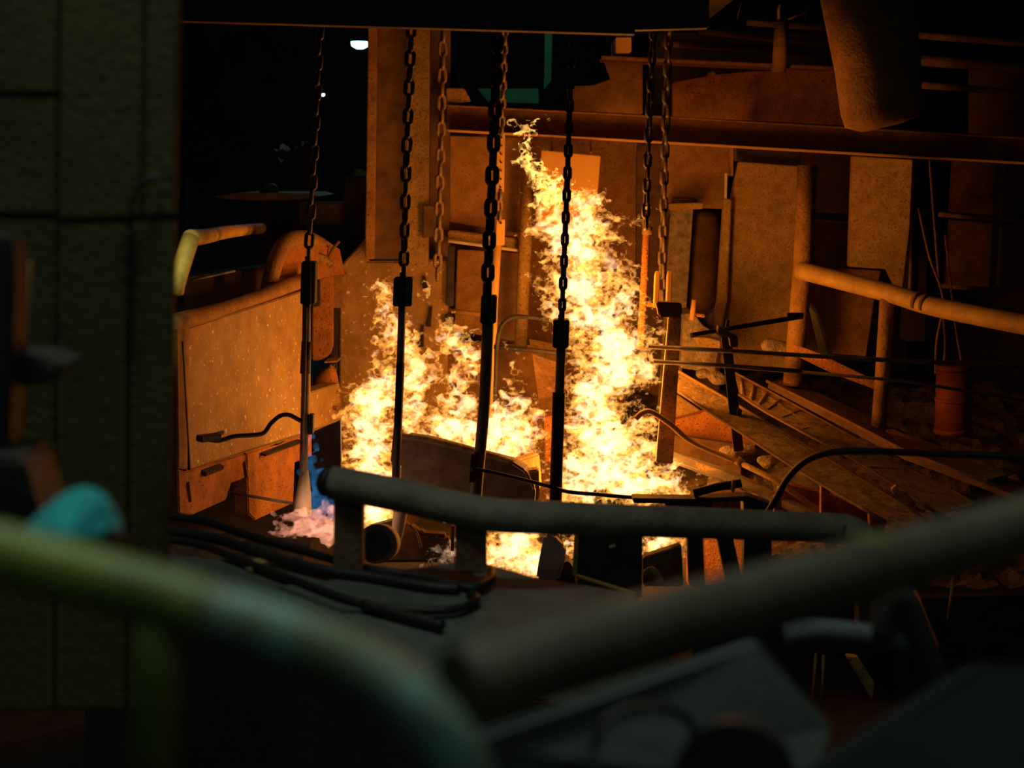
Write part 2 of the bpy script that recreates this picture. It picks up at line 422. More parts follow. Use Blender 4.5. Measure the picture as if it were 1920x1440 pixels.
for a in ([(795, 518), (797, 540)], [(808, 575), (803, 612)], [(792, 610), (790, 650)]):
    MB().tube([P(*a[0], 10.64), P(*a[1], 10.64)], [.012, .02], 6).build('gash', M['dark'], t)

# plates to the right of the column
plate('rusted_panel', 'rusted brown panel with slanted lower edge behind the rear perforated hanger', 'panel', [(842, 254), (980, 258), (978, 438), (842, 416)], 11.0, .1, M['rust'])
plate('rusted_panel', 'square rusted panel low behind the third hanging rod', 'panel', [(858, 468), (970, 474), (966, 640), (852, 620)], 11.1, .1, M['rust'])
plate('lower_back_panel', 'wide rusted plate low behind the middle flames', 'panel', [(838, 640), (1060, 650), (1060, 960), (836, 960)], 11.2, .1, M['rust'])
t = thing('ledge_beam', P(905, 465, 10.9), 'dusty ledge beam with lit lip between two rusted panels', 'beam')
MB().poly(pp([(840, 432), (972, 448), (972, 468), (840, 452)], 10.8), (0, .3, 0)).build('ledge', M['tan'], t, bevel=.01)
MB().bar(P(840, 452, 10.75), P(975, 470, 10.75), .02, .04).build('lip', M['ceramic'], t, bevel=.004)  # pale colour paints the lit edge of the ledge
plate('slot_plate', 'narrow black upright slot beside the column foot', 'plate', [(840, 462), (852, 460), (850, 574), (836, 574)], 10.6, .08, M['dark'])
plate('slot_plate', 'short black gap plate below the narrow upright slot', 'plate', [(834, 590), (848, 590), (846, 616), (834, 612)], 10.6, .08, M['dark'])
pipe('crossbar_pipe', 'thin rusty pipe across the square rusted panel', 'pipe', [(834, 582, 10.7), (905, 590, 10.7)], .02, M['rust'], 10)
pipe('standpipe', 'vertical rusty standpipe left of the tall flame', 'pipe', [(990, 330, 10.7), (984, 480, 10.7), (976, 650, 10.7)], .05, M['tan'], 16)
plate('back_board', 'dull brown board behind the top of the tall flame', 'board', [(838, 248), (1008, 248), (1130, 258), (1215, 264), (1200, 960), (838, 960)], 12.2, .12, M['rust'])
plate('hanging_board', 'bright orange square board behind the tip of the tall flame', 'board', [(1015, 281), (1126, 292), (1120, 372), (1112, 432), (1012, 420)], 10.4, .04, M['bright'])
o = bpy.data.objects['hanging_board']
for x in (1035, 1108):
    MB().tube([P(x, 286, 10.42), P(x - 1, 256, 10.6)], .007, 8).build('hook', M['rust'], o)
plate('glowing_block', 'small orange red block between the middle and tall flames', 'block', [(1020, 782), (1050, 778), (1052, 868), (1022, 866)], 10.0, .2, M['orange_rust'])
t = thing('bar_hoop', P(935, 655, 9.6), 'bent black bar hoop on a straight bar behind the third and fourth rods', 'handle')
ptube([(922, 985, 9.7), (930, 700, 9.7), (932, 650, 9.7), (940, 612, 9.7), (962, 595, 9.7), (1000, 596, 9.7), (1040, 604, 9.7), (1090, 625, 9.7)], .016, 10, 5).build('hoop', M['dark'], t, True)
ptube([(926, 650, 9.72), (1000, 657, 9.72), (1088, 667, 9.72)], .017, 10).build('straight_bar', M['dark'], t, True)
t = thing('scrap_sheet', P(1000, 760, 10.3), 'bent rusted scrap sheet behind the fourth rod', 'scrap')
MB().poly(pp([(992, 636), (1044, 646), (1046, 680), (998, 664)], [10.3, 10.3, 10.0, 10.0]), (0, .03, 0)).build('upper_fold', M['tan'], t)
MB().poly(pp([(998, 664), (1046, 680), (1042, 740), (1010, 750)], [10.0, 10.0, 10.3, 10.3]), (0, .03, 0)).build('lower_fold', M['rust'], t)

# ------------------------------------------------------------------ top girder (near) and long channel beam
t = thing('overhead_girder', P(760, 60, 6.8), 'dark overhead girder across the top of the opening', 'girder')
MB().poly(pp([(300, -60), (1190, -60), (1190, 62), (300, 36)], 6.8), (0, .06, 0)).build('web', M['dark'], t)
MB().poly(pp([(300, 36), (1190, 62), (1190, 64), (300, 38)], 6.74), (0, .09, 0)).build('bottom_flange', M['rust_dark'], t)
plate('girder_end_box', 'dark rusty box at the right end of the overhead girder', 'box', [(1188, -40), (1330, -40), (1330, 52), (1188, 56)], 7.0, .1, M['dark'])
plate('yellow_tag', 'small square yellowish plate under the girder end', 'plate', [(1155, 69), (1184, 69), (1184, 98), (1155, 98)], 11.0, .6, M['bright'])
t = thing('channel_beam', P(1400, 280, 10.8), 'long rusted channel beam running across to the right edge', 'beam')
MB().poly(pp([(838, 196), (1200, 215), (2000, 262), (2000, 304), (1250, 264), (838, 246)], 10.8), (0, .05, 0)).build('web', M['rust'], t)
MB().poly(pp([(838, 196), (1200, 215), (2000, 262), (2000, 266), (1200, 219), (838, 200)], 10.66), (0, .16, 0)).build('top_flange', M['rust'], t, bevel=.004)
MB().poly(pp([(838, 242), (1250, 265), (2000, 308), (2000, 312), (1250, 269), (838, 246)], 10.52), (0, .3, 0)).build('bottom_flange', M['bright'], t, bevel=.004)  # brighter colour paints the firelit lip of the beam

# ------------------------------------------------------------------ upper right deckings
plate('upper_plate', 'dim rusted plate above the channel beam behind the paired dark chains', 'plate', [(1064, 160), (1110, 160), (1145, 148), (1130, 106), (1205, 112), (1205, 214), (1064, 206)], 11.6, .1, M['rust'])
plate('upper_plate', 'large orange rusted plate above the channel beam, notched top edge', 'plate', [(1262, 154), (1326, 142), (1330, 134), (1340, 134), (1342, 140), (1400, 134), (1600, 126), (1610, 236), (1262, 218)], 11.4, .1, M['orange_rust'])
plate('upper_ledge', 'lit narrow ledge over the notched orange plate', 'ledge', [(1128, 104), (1562, 124), (1562, 131), (1128, 111)], 11.1, .35, M['rust'])
pipe('upper_pipe', 'lowest of three dusty pipes above the notched plate', 'pipe', [(1240, 80, 11.8), (1580, 100, 11.8)], .035, M['rust'], 12)
pipe('upper_pipe', 'middle of three dusty pipes above the notched plate', 'pipe', [(1310, 58, 12.2), (1590, 86, 12.2)], .03, M['rust'], 12)
pipe('upper_pipe', 'topmost of three dusty pipes above the notched plate', 'pipe', [(1400, 42, 12.6), (1590, 55, 12.6)], .03, M['rust'], 12)
plate('notch_shadow_plate', 'black backing standing for shadow behind the notched orange plate', 'plate', [(1225, 60), (1700, 60), (1700, 900), (1225, 900)], 13.0, .1, M['dark'])  # near-black sheet put in as the shade of the gap
t = thing('pipe_stub', P(1460, 136, 11.0), 'short upright pipe stub standing on the upper ledge', 'pipe')
ptube([(1466, 42, 11.05), (1460, 136, 11.05)], .055, 18).build('stub', M['rust'], t, True)
ptube([(1461, 42, 11.05), (1460, 20, 11.05), (1464, 6, 11.05)], .012, 8).build('wire_loop', M['rust'], t, True)
pipe('loose_wire', 'thin bent wire hanging beside the upright pipe stub', 'wire', [(1478, 36, 11.4), (1508, 24, 11.4), (1512, 8, 11.4), (1509, 50, 11.4)], .008, M['rust'], 6)
pipe('loose_wire', 'thin straight wire hanging left of the pipe stub', 'wire', [(1390, 4, 11.6), (1382, 36, 11.6)], .006, M['rust'], 6)
t = thing('slanted_duct', P(1650, 236, 8.5), 'big slanted round duct hanging behind the channel beam', 'duct')
ptube([(1617, -60, 8.5), (1645, 120, 8.5), (1652, 205, 8.5), (1654, 228, 8.5), (1656, 238, 8.5)], [.273, .252, .238, .22, .13], 40).build('duct_body', M['rust'], t, True)
for i, (y, lab) in enumerate(((65, 'topmost dim pipe right of the slanted duct'), (112, 'middle rust spotted pipe right of the slanted duct'), (158, 'lowest dim pipe right of the slanted duct'))):
    pipe('side_pipe', lab, 'pipe', [(1708, y, 12.0), (1990, y + 22, 12.0)], .03 if i != 1 else .045, M['rust'], 10)
plate('far_right_panel', 'dim rusted panel in the upper right corner', 'panel', [(1822, 120), (1990, 128), (1990, 262), (1822, 250)], 12.6, .1, M['rust_dark'])
plate('green_post', 'pale green lit post high above the tall flame', 'post', [(1022, 50), (1036, 50), (1034, 150), (1020, 168)], 14.5, .1, M['green'])
plate('green_box', 'dim green box left of the green post', 'box', [(895, 166), (1010, 166), (1010, 194), (915, 192)], 14.6, .4, M['green'])
o = bpy.data.objects['green_box']; b_ = P(960, 192, 14.8); MB().bar(b_, Vector((b_.x, b_.y, .45)), .1, .1).build('leg', M['dark'], o)
plate('ochre_block', 'small ochre block on the beam beside the column', 'block', [(837, 165), (870, 165), (884, 190), (837, 198)], 10.7, .1, M['tan'])
lamp('green_box_light', 'AREA', P(960, 60, 13.0), 1.3, (0.35, 1.0, 0.65), 0.3, P(980, 160, 14.8))  # unseen green light aimed at the green post and box

# ------------------------------------------------------------------ right wall of plates
plate('rusted_panel', 'brown panel right of the paired dark chains', 'panel', [(1252, 268), (1368, 276), (1362, 392), (1250, 388)], 11.5, .1, M['rust'])
plate('ledge', 'narrow dusty ledge with small lumps right of the paired chains', 'ledge', [(1254, 382), (1318, 380), (1318, 392), (1254, 394)], 11.2, .2, M['tan'])
o = heap('lump_pile', [P(1258, 384, 11.3), P(1300, 384, 11.3), P(1298, 374, 11.45), P(1260, 372, 11.45)], 10, .04, M['rock'], 5); tag(o, 'small lump pile on the dusty ledge', 'lump')
t = thing('recess_shade_lump', P(1300, 585, 11.3), 'dark rounded lump standing in for the recess left of the tan panel', 'vessel')
MB().tube([P(1300, 396, 11.72), P(1300, 410, 11.72), P(1299, 470, 11.72), P(1298, 560, 11.72), P(1297, 585, 11.72)], [.15, .22, .24, .23, .1], 24, 3).build('recess_lump_body', M['rust_dark'], t, True)  # dark lump put in for the shaded opening of the recess
plate('backing_sheet', 'dark brown plate behind the rounded recess lump', 'plate', [(1195, 270), (1262, 270), (1360, 390), (1345, 840), (1190, 840)], 12.0, .1, M['rust_dark'])  # darkened along with the recess lump to carry its shade
t = thing('tan_panel', P(1420, 700, 10.9), 'large speckled tan panel left of the pipe post', 'panel')
MB().poly(pp([(1384, 303), (1505, 312), (1497, 500), (1484, 700), (1352, 690), (1362, 420)], 10.9), (0, .08, 0)).build('face', M['tan'], t, bevel=.008)
MB().poly(pp([(1358, 372), (1372, 374), (1364, 560), (1348, 650), (1334, 640), (1346, 560)], 10.82), (0, .1, 0)).build('side_strip', M['tan'], t, bevel=.008)
MB().bar(P(1361, 325, 10.8), P(1360, 372, 10.8), .015, .03).build('pin', M['ceramic'], t)
MB().bar(P(1370, 276, 10.9), P(1370, 330, 10.9), .025, .1).build('upper_bar', M['rust'], t)
plate('header_plate', 'dim grey-brown header strip over the tan panel', 'plate', [(1378, 276), (1500, 282), (1500, 310), (1378, 302)], 11.1, .08, M['steel'])
plate('brown_plate', 'dull brown plate right of the pipe post top', 'plate', [(1505, 284), (1600, 290), (1594, 402), (1505, 398)], 11.9, .1, M['rust'])
plate('brown_plate', 'dull dark plate below the seam right of the pipe post', 'plate', [(1500, 410), (1660, 418), (1650, 520), (1500, 520)], 12.0, .1, M['rust_dark'])
plate('seam_bar', 'thin lit bar at the seam between two dull plates', 'bar', [(1500, 408), (1596, 416), (1596, 420), (1500, 412)], 11.8, .06, M['rust'])
plate('wide_orange_plate', 'broad orange-brown upright plate above the pipe rail', 'plate', [(1599, 292), (1712, 300), (1706, 430), (1690, 562), (1664, 505), (1592, 500)], [10.9, 10.75, 10.75, 10.75, 10.8, 10.9], .08, M['tan'])
plate('wide_orange_plate', 'wide reddish plate below and behind the pipe rail', 'plate', [(1520, 500), (1652, 508), (1640, 560), (1624, 668), (1515, 660)], 11.6, .08, M['rust'])
t = thing('green_upright', P(1722, 640, 11.0), 'dark upright box section right of the broad orange-brown plate', 'post')
MB().poly(pp([(1712, 300), (1745, 302), (1735, 640), (1700, 640)], 11.2), (0, .2, 0)).build('box_section', M['dark'], t, bevel=.006)
MB().bar(P(1714, 302, 11.15), P(1704, 560, 11.15), .01, .03).build('edge', M['tan'], t)
for k, (a, lab) in enumerate((([(1722, 390, 10.4), (1742, 480, 10.4), (1768, 560, 10.4), (1756, 640, 10.4), (1754, 700, 10.4)], 'leftmost thin cable hanging behind the pipe rail'),
                              ([(1743, 300, 10.5), (1752, 420, 10.5), (1760, 520, 10.5)], 'thin rod leaning beside the dark upright'),
                              ([(1768, 590, 10.6), (1772, 640, 10.6), (1770, 680, 10.6)], 'short thin cable below the pipe rail'),
                              ([(1772, 440, 10.8), (1790, 600, 10.8), (1802, 675, 10.8)], 'rightmost thin cable hanging behind the pipe rail'))):
    pipe('thin_cable', lab, 'cable', a, .009, M['rust'], 6, 5)
for k, (q, lab) in enumerate((([(1790, 300), (1868, 305), (1864, 404), (1784, 398)], 'upper left dim panel at the far right'),
                              ([(1784, 412), (1862, 418), (1856, 545), (1776, 540)], 'middle dim panel at the far right'),
                              ([(1885, 306), (1990, 310), (1990, 410), (1880, 408)], 'upper edge panel at the far right'),
                              ([(1880, 424), (1990, 430), (1990, 540), (1874, 536)], 'lower edge panel at the far right'))):
    plate('cladding_sheet', lab, 'panel', q, 12.4, .1, M['rust_dark'])
pipe('dim_rail', 'dim horizontal rail across the far right panels', 'rail', [(1760, 402, 12.1), (1990, 422, 12.1)], .02, M['rust'], 8)
pipe('dim_rail', 'lower dim horizontal rail behind the pipe rail', 'rail', [(1760, 536, 12.1), (1990, 552, 12.1)], .02, M['rust_dark'], 8)
plate('back_board', 'dark boards behind the far right panels', 'board', [(1700, 280), (2050, 290), (2050, 900), (1680, 900)], 13.4, .1, M['dark'])  # near-black boards filling the region behind the panels
t = thing('oxide_drum', P(1788, 812, 10.2), 'dim red drum standing behind the pipe rail at far right', 'drum')
ptube([(1790, 684, 10.2), (1786, 812, 10.2)], .13, 28).build('drum_body', M['red'], t, True)
for y in (690, 748, 806):
    ptube([(1790 - (y - 684) * .03, y - 4, 10.2), (1790 - (y - 684) * .03, y + 4, 10.2)], .137, 28).build('drum_hoop', M['red'], t, True)

# pipe rail on the right
t = thing('pipe_rail', P(1500, 720, 10.5), 'yellowish pipe rail on two posts running to the right edge', 'rail')
ptube([(1500, 507, 9.85), (1665, 549, 9.3), (1760, 577, 9.0), (1990, 622, 8.3)], .063, 18, 4).build('top_rail', M['rail_yellow'], t, True)
ptube([(1514, 310, 9.9), (1506, 500, 9.9), (1486, 722, 9.9)], .07, 20).build('post', M['rust'], t, True)
ptube([(1664, 556, 9.3), (1655, 700, 9.3), (1647, 808, 9.3)], .05, 18).build('post', M['rust'], t, True)
for x0, x1 in ((1718, 1724), (1733, 1739)):
    y = lambda x: 549 + (x - 1665) / 95 * 28
    ptube([(x0, y(x0) - .6, 9.3 - (x0 - 1665) / 95 * .3), (x1, y(x1) - .6, 9.3 - (x1 - 1665) / 95 * .3)], .066, 18).build('coupling_ring', M['rust_dark'], t, True)
ptube([(1478, 722, 9.88), (1496, 722, 9.88)], .02, 8).build('foot_weld', M['dark'], t)
# lower slanted bars of that rail
plate('slanted_plank', 'orange lit slanted plank left of the second rail post', 'plank', [(1490, 646), (1540, 664), (1646, 716), (1640, 730), (1560, 700), (1486, 664)], [9.6, 9.5, 9.4, 9.4, 9.5, 9.6], .05, M['orange_rust'])
t = thing('bracket_sheet', P(1550, 690, 10.2), 'folded dark green sheet bracket beside the pipe post', 'bracket')
MB().poly(pp([(1518, 566), (1532, 580), (1570, 690), (1550, 694), (1535, 640)], 10.3), (0, .03, 0)).build('fold', M['dark'], t)
MB().poly(pp([(1516, 572), (1530, 588), (1560, 690), (1545, 694)], 10.2), (0, .02, 0)).build('fold', M['violet_strip'], t)
o = MB().tube([P(1428, 652, 10.0), P(1440, 648, 10.0), P(1456, 650, 10.0), P(1470, 655, 10.0), P(1490, 660, 10.0)], [.02, .055, .05, .06, .02], 12, 4).build('work_glove', M['rock'], smooth=True)
tag(o, 'crumpled pale work glove lying on the slanted plank end', 'glove')

# ------------------------------------------------------------------ right foreground of the pit: bars, troughs, rods
pipe('thin_bar', 'upper thin dark bar running from the tall flame to the right', 'bar', [(1216, 650, 8.7), (1420, 661, 8.6), (1600, 672, 8.5), (1990, 690, 8.3)], .014, M['steel'], 10)
pipe('thin_bar', 'lower thin dark bar below the first, ending right of the bracket', 'bar', [(1226, 678, 8.7), (1380, 687, 8.6), (1500, 696, 8.5)], .014, M['steel'], 10)
pipe('thin_bar', 'thin dark bar sloping down toward the right edge', 'bar', [(1500, 697, 8.5), (1700, 715, 8.4), (1990, 762, 8.2)], .010, M['steel'], 8)
t = thing('pry_bar', P(1400, 610, 8.8), 'dark slanting pry bar resting across the bracket post', 'bar')
ptube([(1296, 629, 8.7), (1380, 614, 8.8), (1500, 594, 9.0)], .016, 10).build('shaft', M['dark'], t, True)
MB().bar(P(1476, 592, 8.95), P(1506, 592, 8.95), .04, .03).build('claw', M['dark'], t, bevel=.004)
t = thing('bracket_post', P(1385, 845, 8.7), 'leaning dark flat post with a small bracket on top', 'post')
MB().bar(P(1361, 632, 8.75), P(1385, 846, 8.6), .062, .03).build('flat_bar', M['dark'], t, bevel=.004)
MB().poly(pp([(1348, 612), (1384, 632), (1384, 652), (1370, 650), (1368, 634), (1346, 624)], 8.65), (0, .1, 0)).build('bracket', M['rust_dark'], t, bevel=.004)
MB().bar(P(1365, 600, 8.8), P(1363, 620, 8.8), .02, .02).build('bolt', M['dark'], t)
MB().poly(pp([(1384, 764), (1392, 770), (1388, 780), (1382, 778)], 8.6), (0, .04, 0)).build('tooth', M['dark'], t)
plate('block_end', 'lit yellowish block end below the dark recess lump', 'block', [(1300, 632), (1330, 634), (1352, 640), (1350, 660), (1326, 662), (1308, 646)], 10.1, .3, M['tan'])
t = thing('lug_stand', P(1262, 870, 9.4), 'straight rusty hanger bar with cross block right of the tall flame', 'hanger')
MB().poly(pp([(1230, 566), (1278, 568), (1280, 590), (1270, 596), (1236, 594)], 8.72), (0, .1, 0)).build('cross_block', M['rust_dark'], t, bevel=.008)
MB().poly(pp([(1254, 592), (1278, 592), (1262, 870), (1230, 868)], 8.75), (0, .06, 0)).build('flat_bar', M['tan'], t, bevel=.006)
for x in (1230, 1253):
    MB().bar(P(x + 2, 513, 9.1), P(x, 572, 8.83), .03, .05).build('fork', M['bright'], t, bevel=.004)  # bright colour carries the firelight on the two bars
t = thing('round_hanger', P(1205, 640, 9.5), 'reddish rusty hanger bar left of the forked hanger', 'hanger')
ptube([(1212, 440, 9.5), (1206, 560, 9.5), (1200, 655, 9.5)], .026, 12).build('round_bar', M['orange_rust'], t, True)
MB().bar(P(1213, 570, 9.5), P(1232, 574, 9.5), .03, .03).build('side_peg', M['orange_rust'], t)
ptube([(1213, 440, 9.5), (1214, 425, 9.5)], .035, 12).build('collar', M['rust_dark'], t, True)
o = MB().tube([P(1302, 562, 10.1), P(1297, 600, 10.1)], .02, 10).build('upright_peg', M['bright'], smooth=True)
tag(o, 'short lit peg standing beside the forked hanger', 'peg')
plate('scorched_block', 'rough scorched block leaning right of the forked hanger', 'block', [(1282, 590), (1300, 586), (1318, 610), (1352, 632), (1340, 700), (1276, 690)], 10.2, .4, M['rock'])
plate('peg_plate', 'small orange plate beside the short lit peg', 'plate', [(1306, 588), (1322, 590), (1322, 596), (1306, 594)], 10.0, .08, M['orange_rust'])
plate('recess_plate', 'black block in front of the recess lump foot', 'block', [(1300, 600), (1338, 584), (1340, 632), (1310, 612)], 10.3, .1, M['dark'])  # near-black block beside the recess lump
# lit wall pieces under the first trough
plate('pit_wall_plate', 'olive lit plate below the upper trough end', 'plate', [(1270, 740), (1320, 775), (1330, 800), (1325, 835), (1258, 800)], 10.2, .1, M['tan'])
plate('pit_wall_plate', 'orange rusted plate below the middle of the first trough', 'plate', [(1258, 790), (1330, 770), (1420, 830), (1410, 845), (1330, 836), (1256, 822)], 10.1, .1, M['orange_rust'])
plate('pit_wall_plate', 'dark low plate behind the curved bent rod', 'plate', [(1255, 815), (1390, 835), (1390, 900), (1252, 870)], 9.9, .1, M['rust_dark'])


def trough(label, up, lo, m, lip, ribs=0):
    """An inclined channel: face plate, folded upper lip, lower lip and cross ribs."""
    t = thing('steel_trough', P(*up[len(up) // 2]), label, 'trough')
    MB().poly([P(*q) for q in up] + [P(*q) for q in reversed(lo)], (.05, .1, -.02)).build('face', m, t, bevel=.006)
    MB().tube([P(*q) for q in up], lip, 8, 3).build('upper_lip', M['rust'], t, True)
    MB().tube([P(*q) for q in lo], lip * .8, 8, 3).build('lower_lip', M['rust_dark'], t, True)
    n = len(up)
    for i in range(ribs):
        f = (i + .5) / ribs * (n - 1) * .75; k = int(f); u = f - k
        a = P(*up[k]).lerp(P(*up[k + 1]), u); c = P(*lo[k]).lerp(P(*lo[k + 1]), u)
        MB().tube([a.lerp(c, .1) - Vector((0, .012, 0)), a.lerp(c, .9) - Vector((0, .012, 0))], .012, 6).build('rib', m, t, True)
    return t


trough('nearest pale steel trough sloping from the tall flame to lower right',
       [(1272, 697, 9.3), (1385, 762, 8.8), (1545, 858, 8.1), (1740, 978, 7.2)], [(1268, 732, 8.95), (1366, 796, 8.45), (1500, 884, 7.75), (1660, 978, 6.9)], M['rib'], .012)
trough('middle ribbed steel trough, broad and scaled, sloping to lower right',
       [(1376, 699, 9.9), (1480, 755, 9.4), (1700, 878, 8.3), (1830, 945, 7.7)], [(1386, 740, 9.4), (1440, 775, 8.95), (1600, 862, 8.0), (1760, 965, 7.2)], M['rib'], .012, 9)
t = thing('cover_plate', P(1600, 800, 9.0), 'long dark cover plate with a lit edge beside the ribbed trough', 'plate')
MB().poly(pp([(1442, 716), (1480, 712), (1640, 784), (1900, 900), (1990, 940), (1920, 930), (1700, 850)], [9.9, 10.1, 9.6, 8.4, 8.0, 8.0, 8.7]), (0, .04, -.05)).build('sheet', M['rust_dark'], t)
MB().tube([P(1438, 715, 9.85), P(1560, 775, 9.2), P(1700, 847, 8.6), P(1930, 935, 7.9)], .011, 8).build('edge_bead', M['rust'], t, True)
o = plate('trough_tab', 'small bright tab on the edge of the nearest trough', 'tab', [(1672, 918), (1680, 910), (1685, 914), (1676, 928)], 7.5, .03, M['bright'], bevel=.002)
plate('loose_angle', 'short rusty angle iron lying beside the red drum', 'angle iron', [(1664, 800), (1740, 836), (1780, 848), (1736, 846), (1660, 812)], [9.3, 9.0, 8.9, 8.9, 9.2], .06, M['rust'])
plate('loose_sheet', 'dim greenish sheet lying at the far right on the bank', 'sheet', [(1780, 868), (1870, 876), (1890, 890), (1850, 900), (1800, 884)], [8.6, 8.6, 8.3, 8.2, 8.4], .04, M['violet_strip'], (0, 0, -.03))
t = thing('bent_rod', P(1300, 850, 8.6), 'lit yellowish bent rod arching out of the tall flame', 'rod')
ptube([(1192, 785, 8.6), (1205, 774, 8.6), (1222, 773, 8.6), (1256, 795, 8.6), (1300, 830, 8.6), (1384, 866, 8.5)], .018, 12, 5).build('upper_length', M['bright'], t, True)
ptube([(1382, 863, 8.5), (1394, 871, 8.48)], .028, 12).build('coupling', M['tan'], t, True)
ptube([(1390, 869, 8.48), (1450, 898, 8.3), (1540, 960, 8.0)], .018, 12).build('lower_length', M['tan'], t, True)
t = thing('olive_plank', P(1340, 910, 8.7), 'olive steel angle sloping below the bent rod', 'angle iron')
MB().poly(pp([(1226, 838), (1250, 842), (1370, 880), (1450, 920), (1560, 972), (1540, 984), (1430, 926), (1225, 850)], [9.2, 9.2, 8.8, 8.4, 8.0, 8.0, 8.4, 9.2]), (0, .06, -.03)).build('top_leg', M['steel'], t, bevel=.004)
MB().poly(pp([(1306, 868), (1380, 890), (1430, 914), (1420, 932), (1390, 918), (1310, 880)], [8.9, 8.7, 8.5, 8.45, 8.6, 8.85]), (0, .05, 0)).build('side_leg', M['tan'], t, bevel=.004)
o = heap('slag_chunk', [P(1322, 922, 8.6), P(1376, 912, 8.6), P(1366, 898, 8.8), P(1328, 898, 8.8)], 14, .05, M['rock'], 12); tag(o, 'pale slag chunk at the right foot of the fire', 'rock')
for k, (x, y, Y, r) in enumerate(((1345, 708, 9.9, .07), (1318, 700, 10, .05), (1372, 850, 9.1, .07), (1400, 842, 9.2, .05), (1440, 866, 9.0, .06))):
    bm = bmesh.new(); bmesh.ops.create_icosphere(bm, subdivisions=3, radius=r)
    from mathutils import noise as mn
    for v in bm.verts:
        v.co *= 1 + .5 * mn.noise(v.co * 14 + Vector((k * 3.1, 0, 0)))
        v.co.z *= .7
    me = bpy.data.meshes.new('slag_lump'); bm.to_mesh(me); bm.free(); me.materials.append(M['rock'])
    o = bpy.data.objects.new('slag_lump', me); COL.objects.link(o); o.location = P(x, y, Y)
    tag(o, ('slag lump under the upper ribbed trough end', 'smaller slag lump beside the forked hanger foot', 'slag lump at the foot of the leaning flat post',
            'slag lump right of the leaning post foot', 'slag lump beside the black hose arch')[k], 'rock')
for k, (q, lab) in enumerate((([(1540, 900), (1556, 908), (1556, 1000), (1540, 1000)], 'orange lit upright leg behind the bend of the hose'),
                              ([(1452, 930), (1466, 936), (1466, 1000), (1452, 1000)], 'thin orange leg under the olive angle'),
                              ([(1630, 950), (1648, 958), (1650, 1010), (1632, 1010)], 'orange lit leg under the nearest trough end'))):
    plate('support_post', lab, 'leg', q, 7.9, .06, M['orange_rust'])
plate('pit_side_wall', 'rust red plate behind the trough legs', 'plate', [(1462, 905), (1560, 930), (1660, 975), (1660, 1010), (1462, 1000)], 8.3, .1, M['orange_rust'])

# ------------------------------------------------------------------ chains
def link_mesh(L, w, r, m):
    key = 'chain_link_%.3f_%.3f' % (L, r)
    b = MB(); n = 16; pts = []
    for i in range(n):
        a = 2 * math.pi * i / n
        pts.append(Vector((math.cos(a) * (w / 2 - r), 0, math.sin(a) * (w / 2 - r) + (1 if math.sin(a) > 0 else -1) * (L - w) / 2)))
    seg = 8
    for i, p in enumerate(pts):
        t = (pts[(i + 1) % n] - pts[i - 1]).normalized(); u = Vector((0, 1, 0)); v = t.cross(u)
        for k in range(seg):
            a = 2 * math.pi * k / seg
            b.v.append(p + (u * math.cos(a) + v * math.sin(a)) * r)
    for i in range(n):
        for k in range(seg):
            i2, k2 = (i + 1) % n, (k + 1) % seg
            b.f.append((i * seg + k, i * seg + k2, i2 * seg + k2, i2 * seg + k))
    me = bpy.data.meshes.new('chain_link'); me.from_pydata([tuple(p) for p in b.v], [], b.f)
    for p in me.polygons:
        p.use_smooth = True
    me.materials.append(m)
    return me


def chain(label, pts, L, w, r, m, twist=0.35, top=True):
    """A hanging chain along world points, alternate links turned a quarter."""
    pts = [P(*q) for q in pts]
    if top:
        pts.insert(0, pts[0] + (pts[0] - pts[1]) * ((4.33 - pts[0].z) / (pts[0].z - pts[1].z)))
    root = thing('hanging_chain', pts[0], label, 'chain', None)
    me = link_mesh(L, w, r, m)
    pitch = L - 2 * r - .002
    seglen = [(pts[i + 1] - pts[i]).length for i in range(len(pts) - 1)]; total = sum(seglen)
    n = max(2, round(total / pitch)); rng = random.Random(label)
    for i in range(n):
        s = (i + .5) / n * total; k = 0
        while k < len(seglen) - 1 and s > seglen[k]:
            s -= seglen[k]; k += 1
        p = pts[k].lerp(pts[k + 1], s / seglen[k]); d = (pts[k] - pts[k + 1]).normalized()
        q = d.to_track_quat('Z', 'Y').to_matrix().to_4x4()
        o = bpy.data.objects.new('chain_link', me); COL.objects.link(o); o.parent = root
        o.matrix_local = Matrix.Translation(p - pts[0]) @ q @ Matrix.Rotation((i % 2) * math.pi / 2 + twist + rng.uniform(-.2, .2), 4, 'Z')
    return root


t = thing('crane_trolley', (-.1, 8.9, 4.31), 'dark crane trolley plate above the girder from which the chains hang', 'crane')
MB().poly([(-1.5, 7.4, 4.31), (1.3, 7.4, 4.31), (1.3, 10.4, 4.31), (-1.5, 10.4, 4.31)], (0, 0, .12)).build('trolley_plate', M['dark'], t)
chain('leftmost dark chain holding the rod over the blue flame', [(600, 10, 7.9), (590, 250, 7.9), (578, 492, 7.9)], .105, .062, .011, M['chain'])
chain('dark chain holding the rod in front of the left flame', [(773, 10, 7.8), (762, 300, 7.8), (757, 524, 7.8)], .105, .066, .012, M['chain'])
chain('rusty chain behind the left flame, right of the column', [(832, 10, 10.2), (826, 300, 10.2), (820, 525, 10.2)], .125, .075, .014, M['chainlit'])  # lit chain colour, firelight painted in
chain('thick black chain holding the third rod', [(934, 10, 7.7), (926, 260, 7.7), (913, 556, 7.7)], .125, .082, .018, M['dark'])
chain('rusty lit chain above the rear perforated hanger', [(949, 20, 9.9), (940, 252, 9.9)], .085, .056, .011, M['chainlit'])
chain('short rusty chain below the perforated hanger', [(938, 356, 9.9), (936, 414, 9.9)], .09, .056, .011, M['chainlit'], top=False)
chain('black chain in front of the tall flame', [(1074, 10, 7.6), (1064, 330, 7.6), (1053, 602, 7.6)], .085, .05, .012, M['dark'], .2)
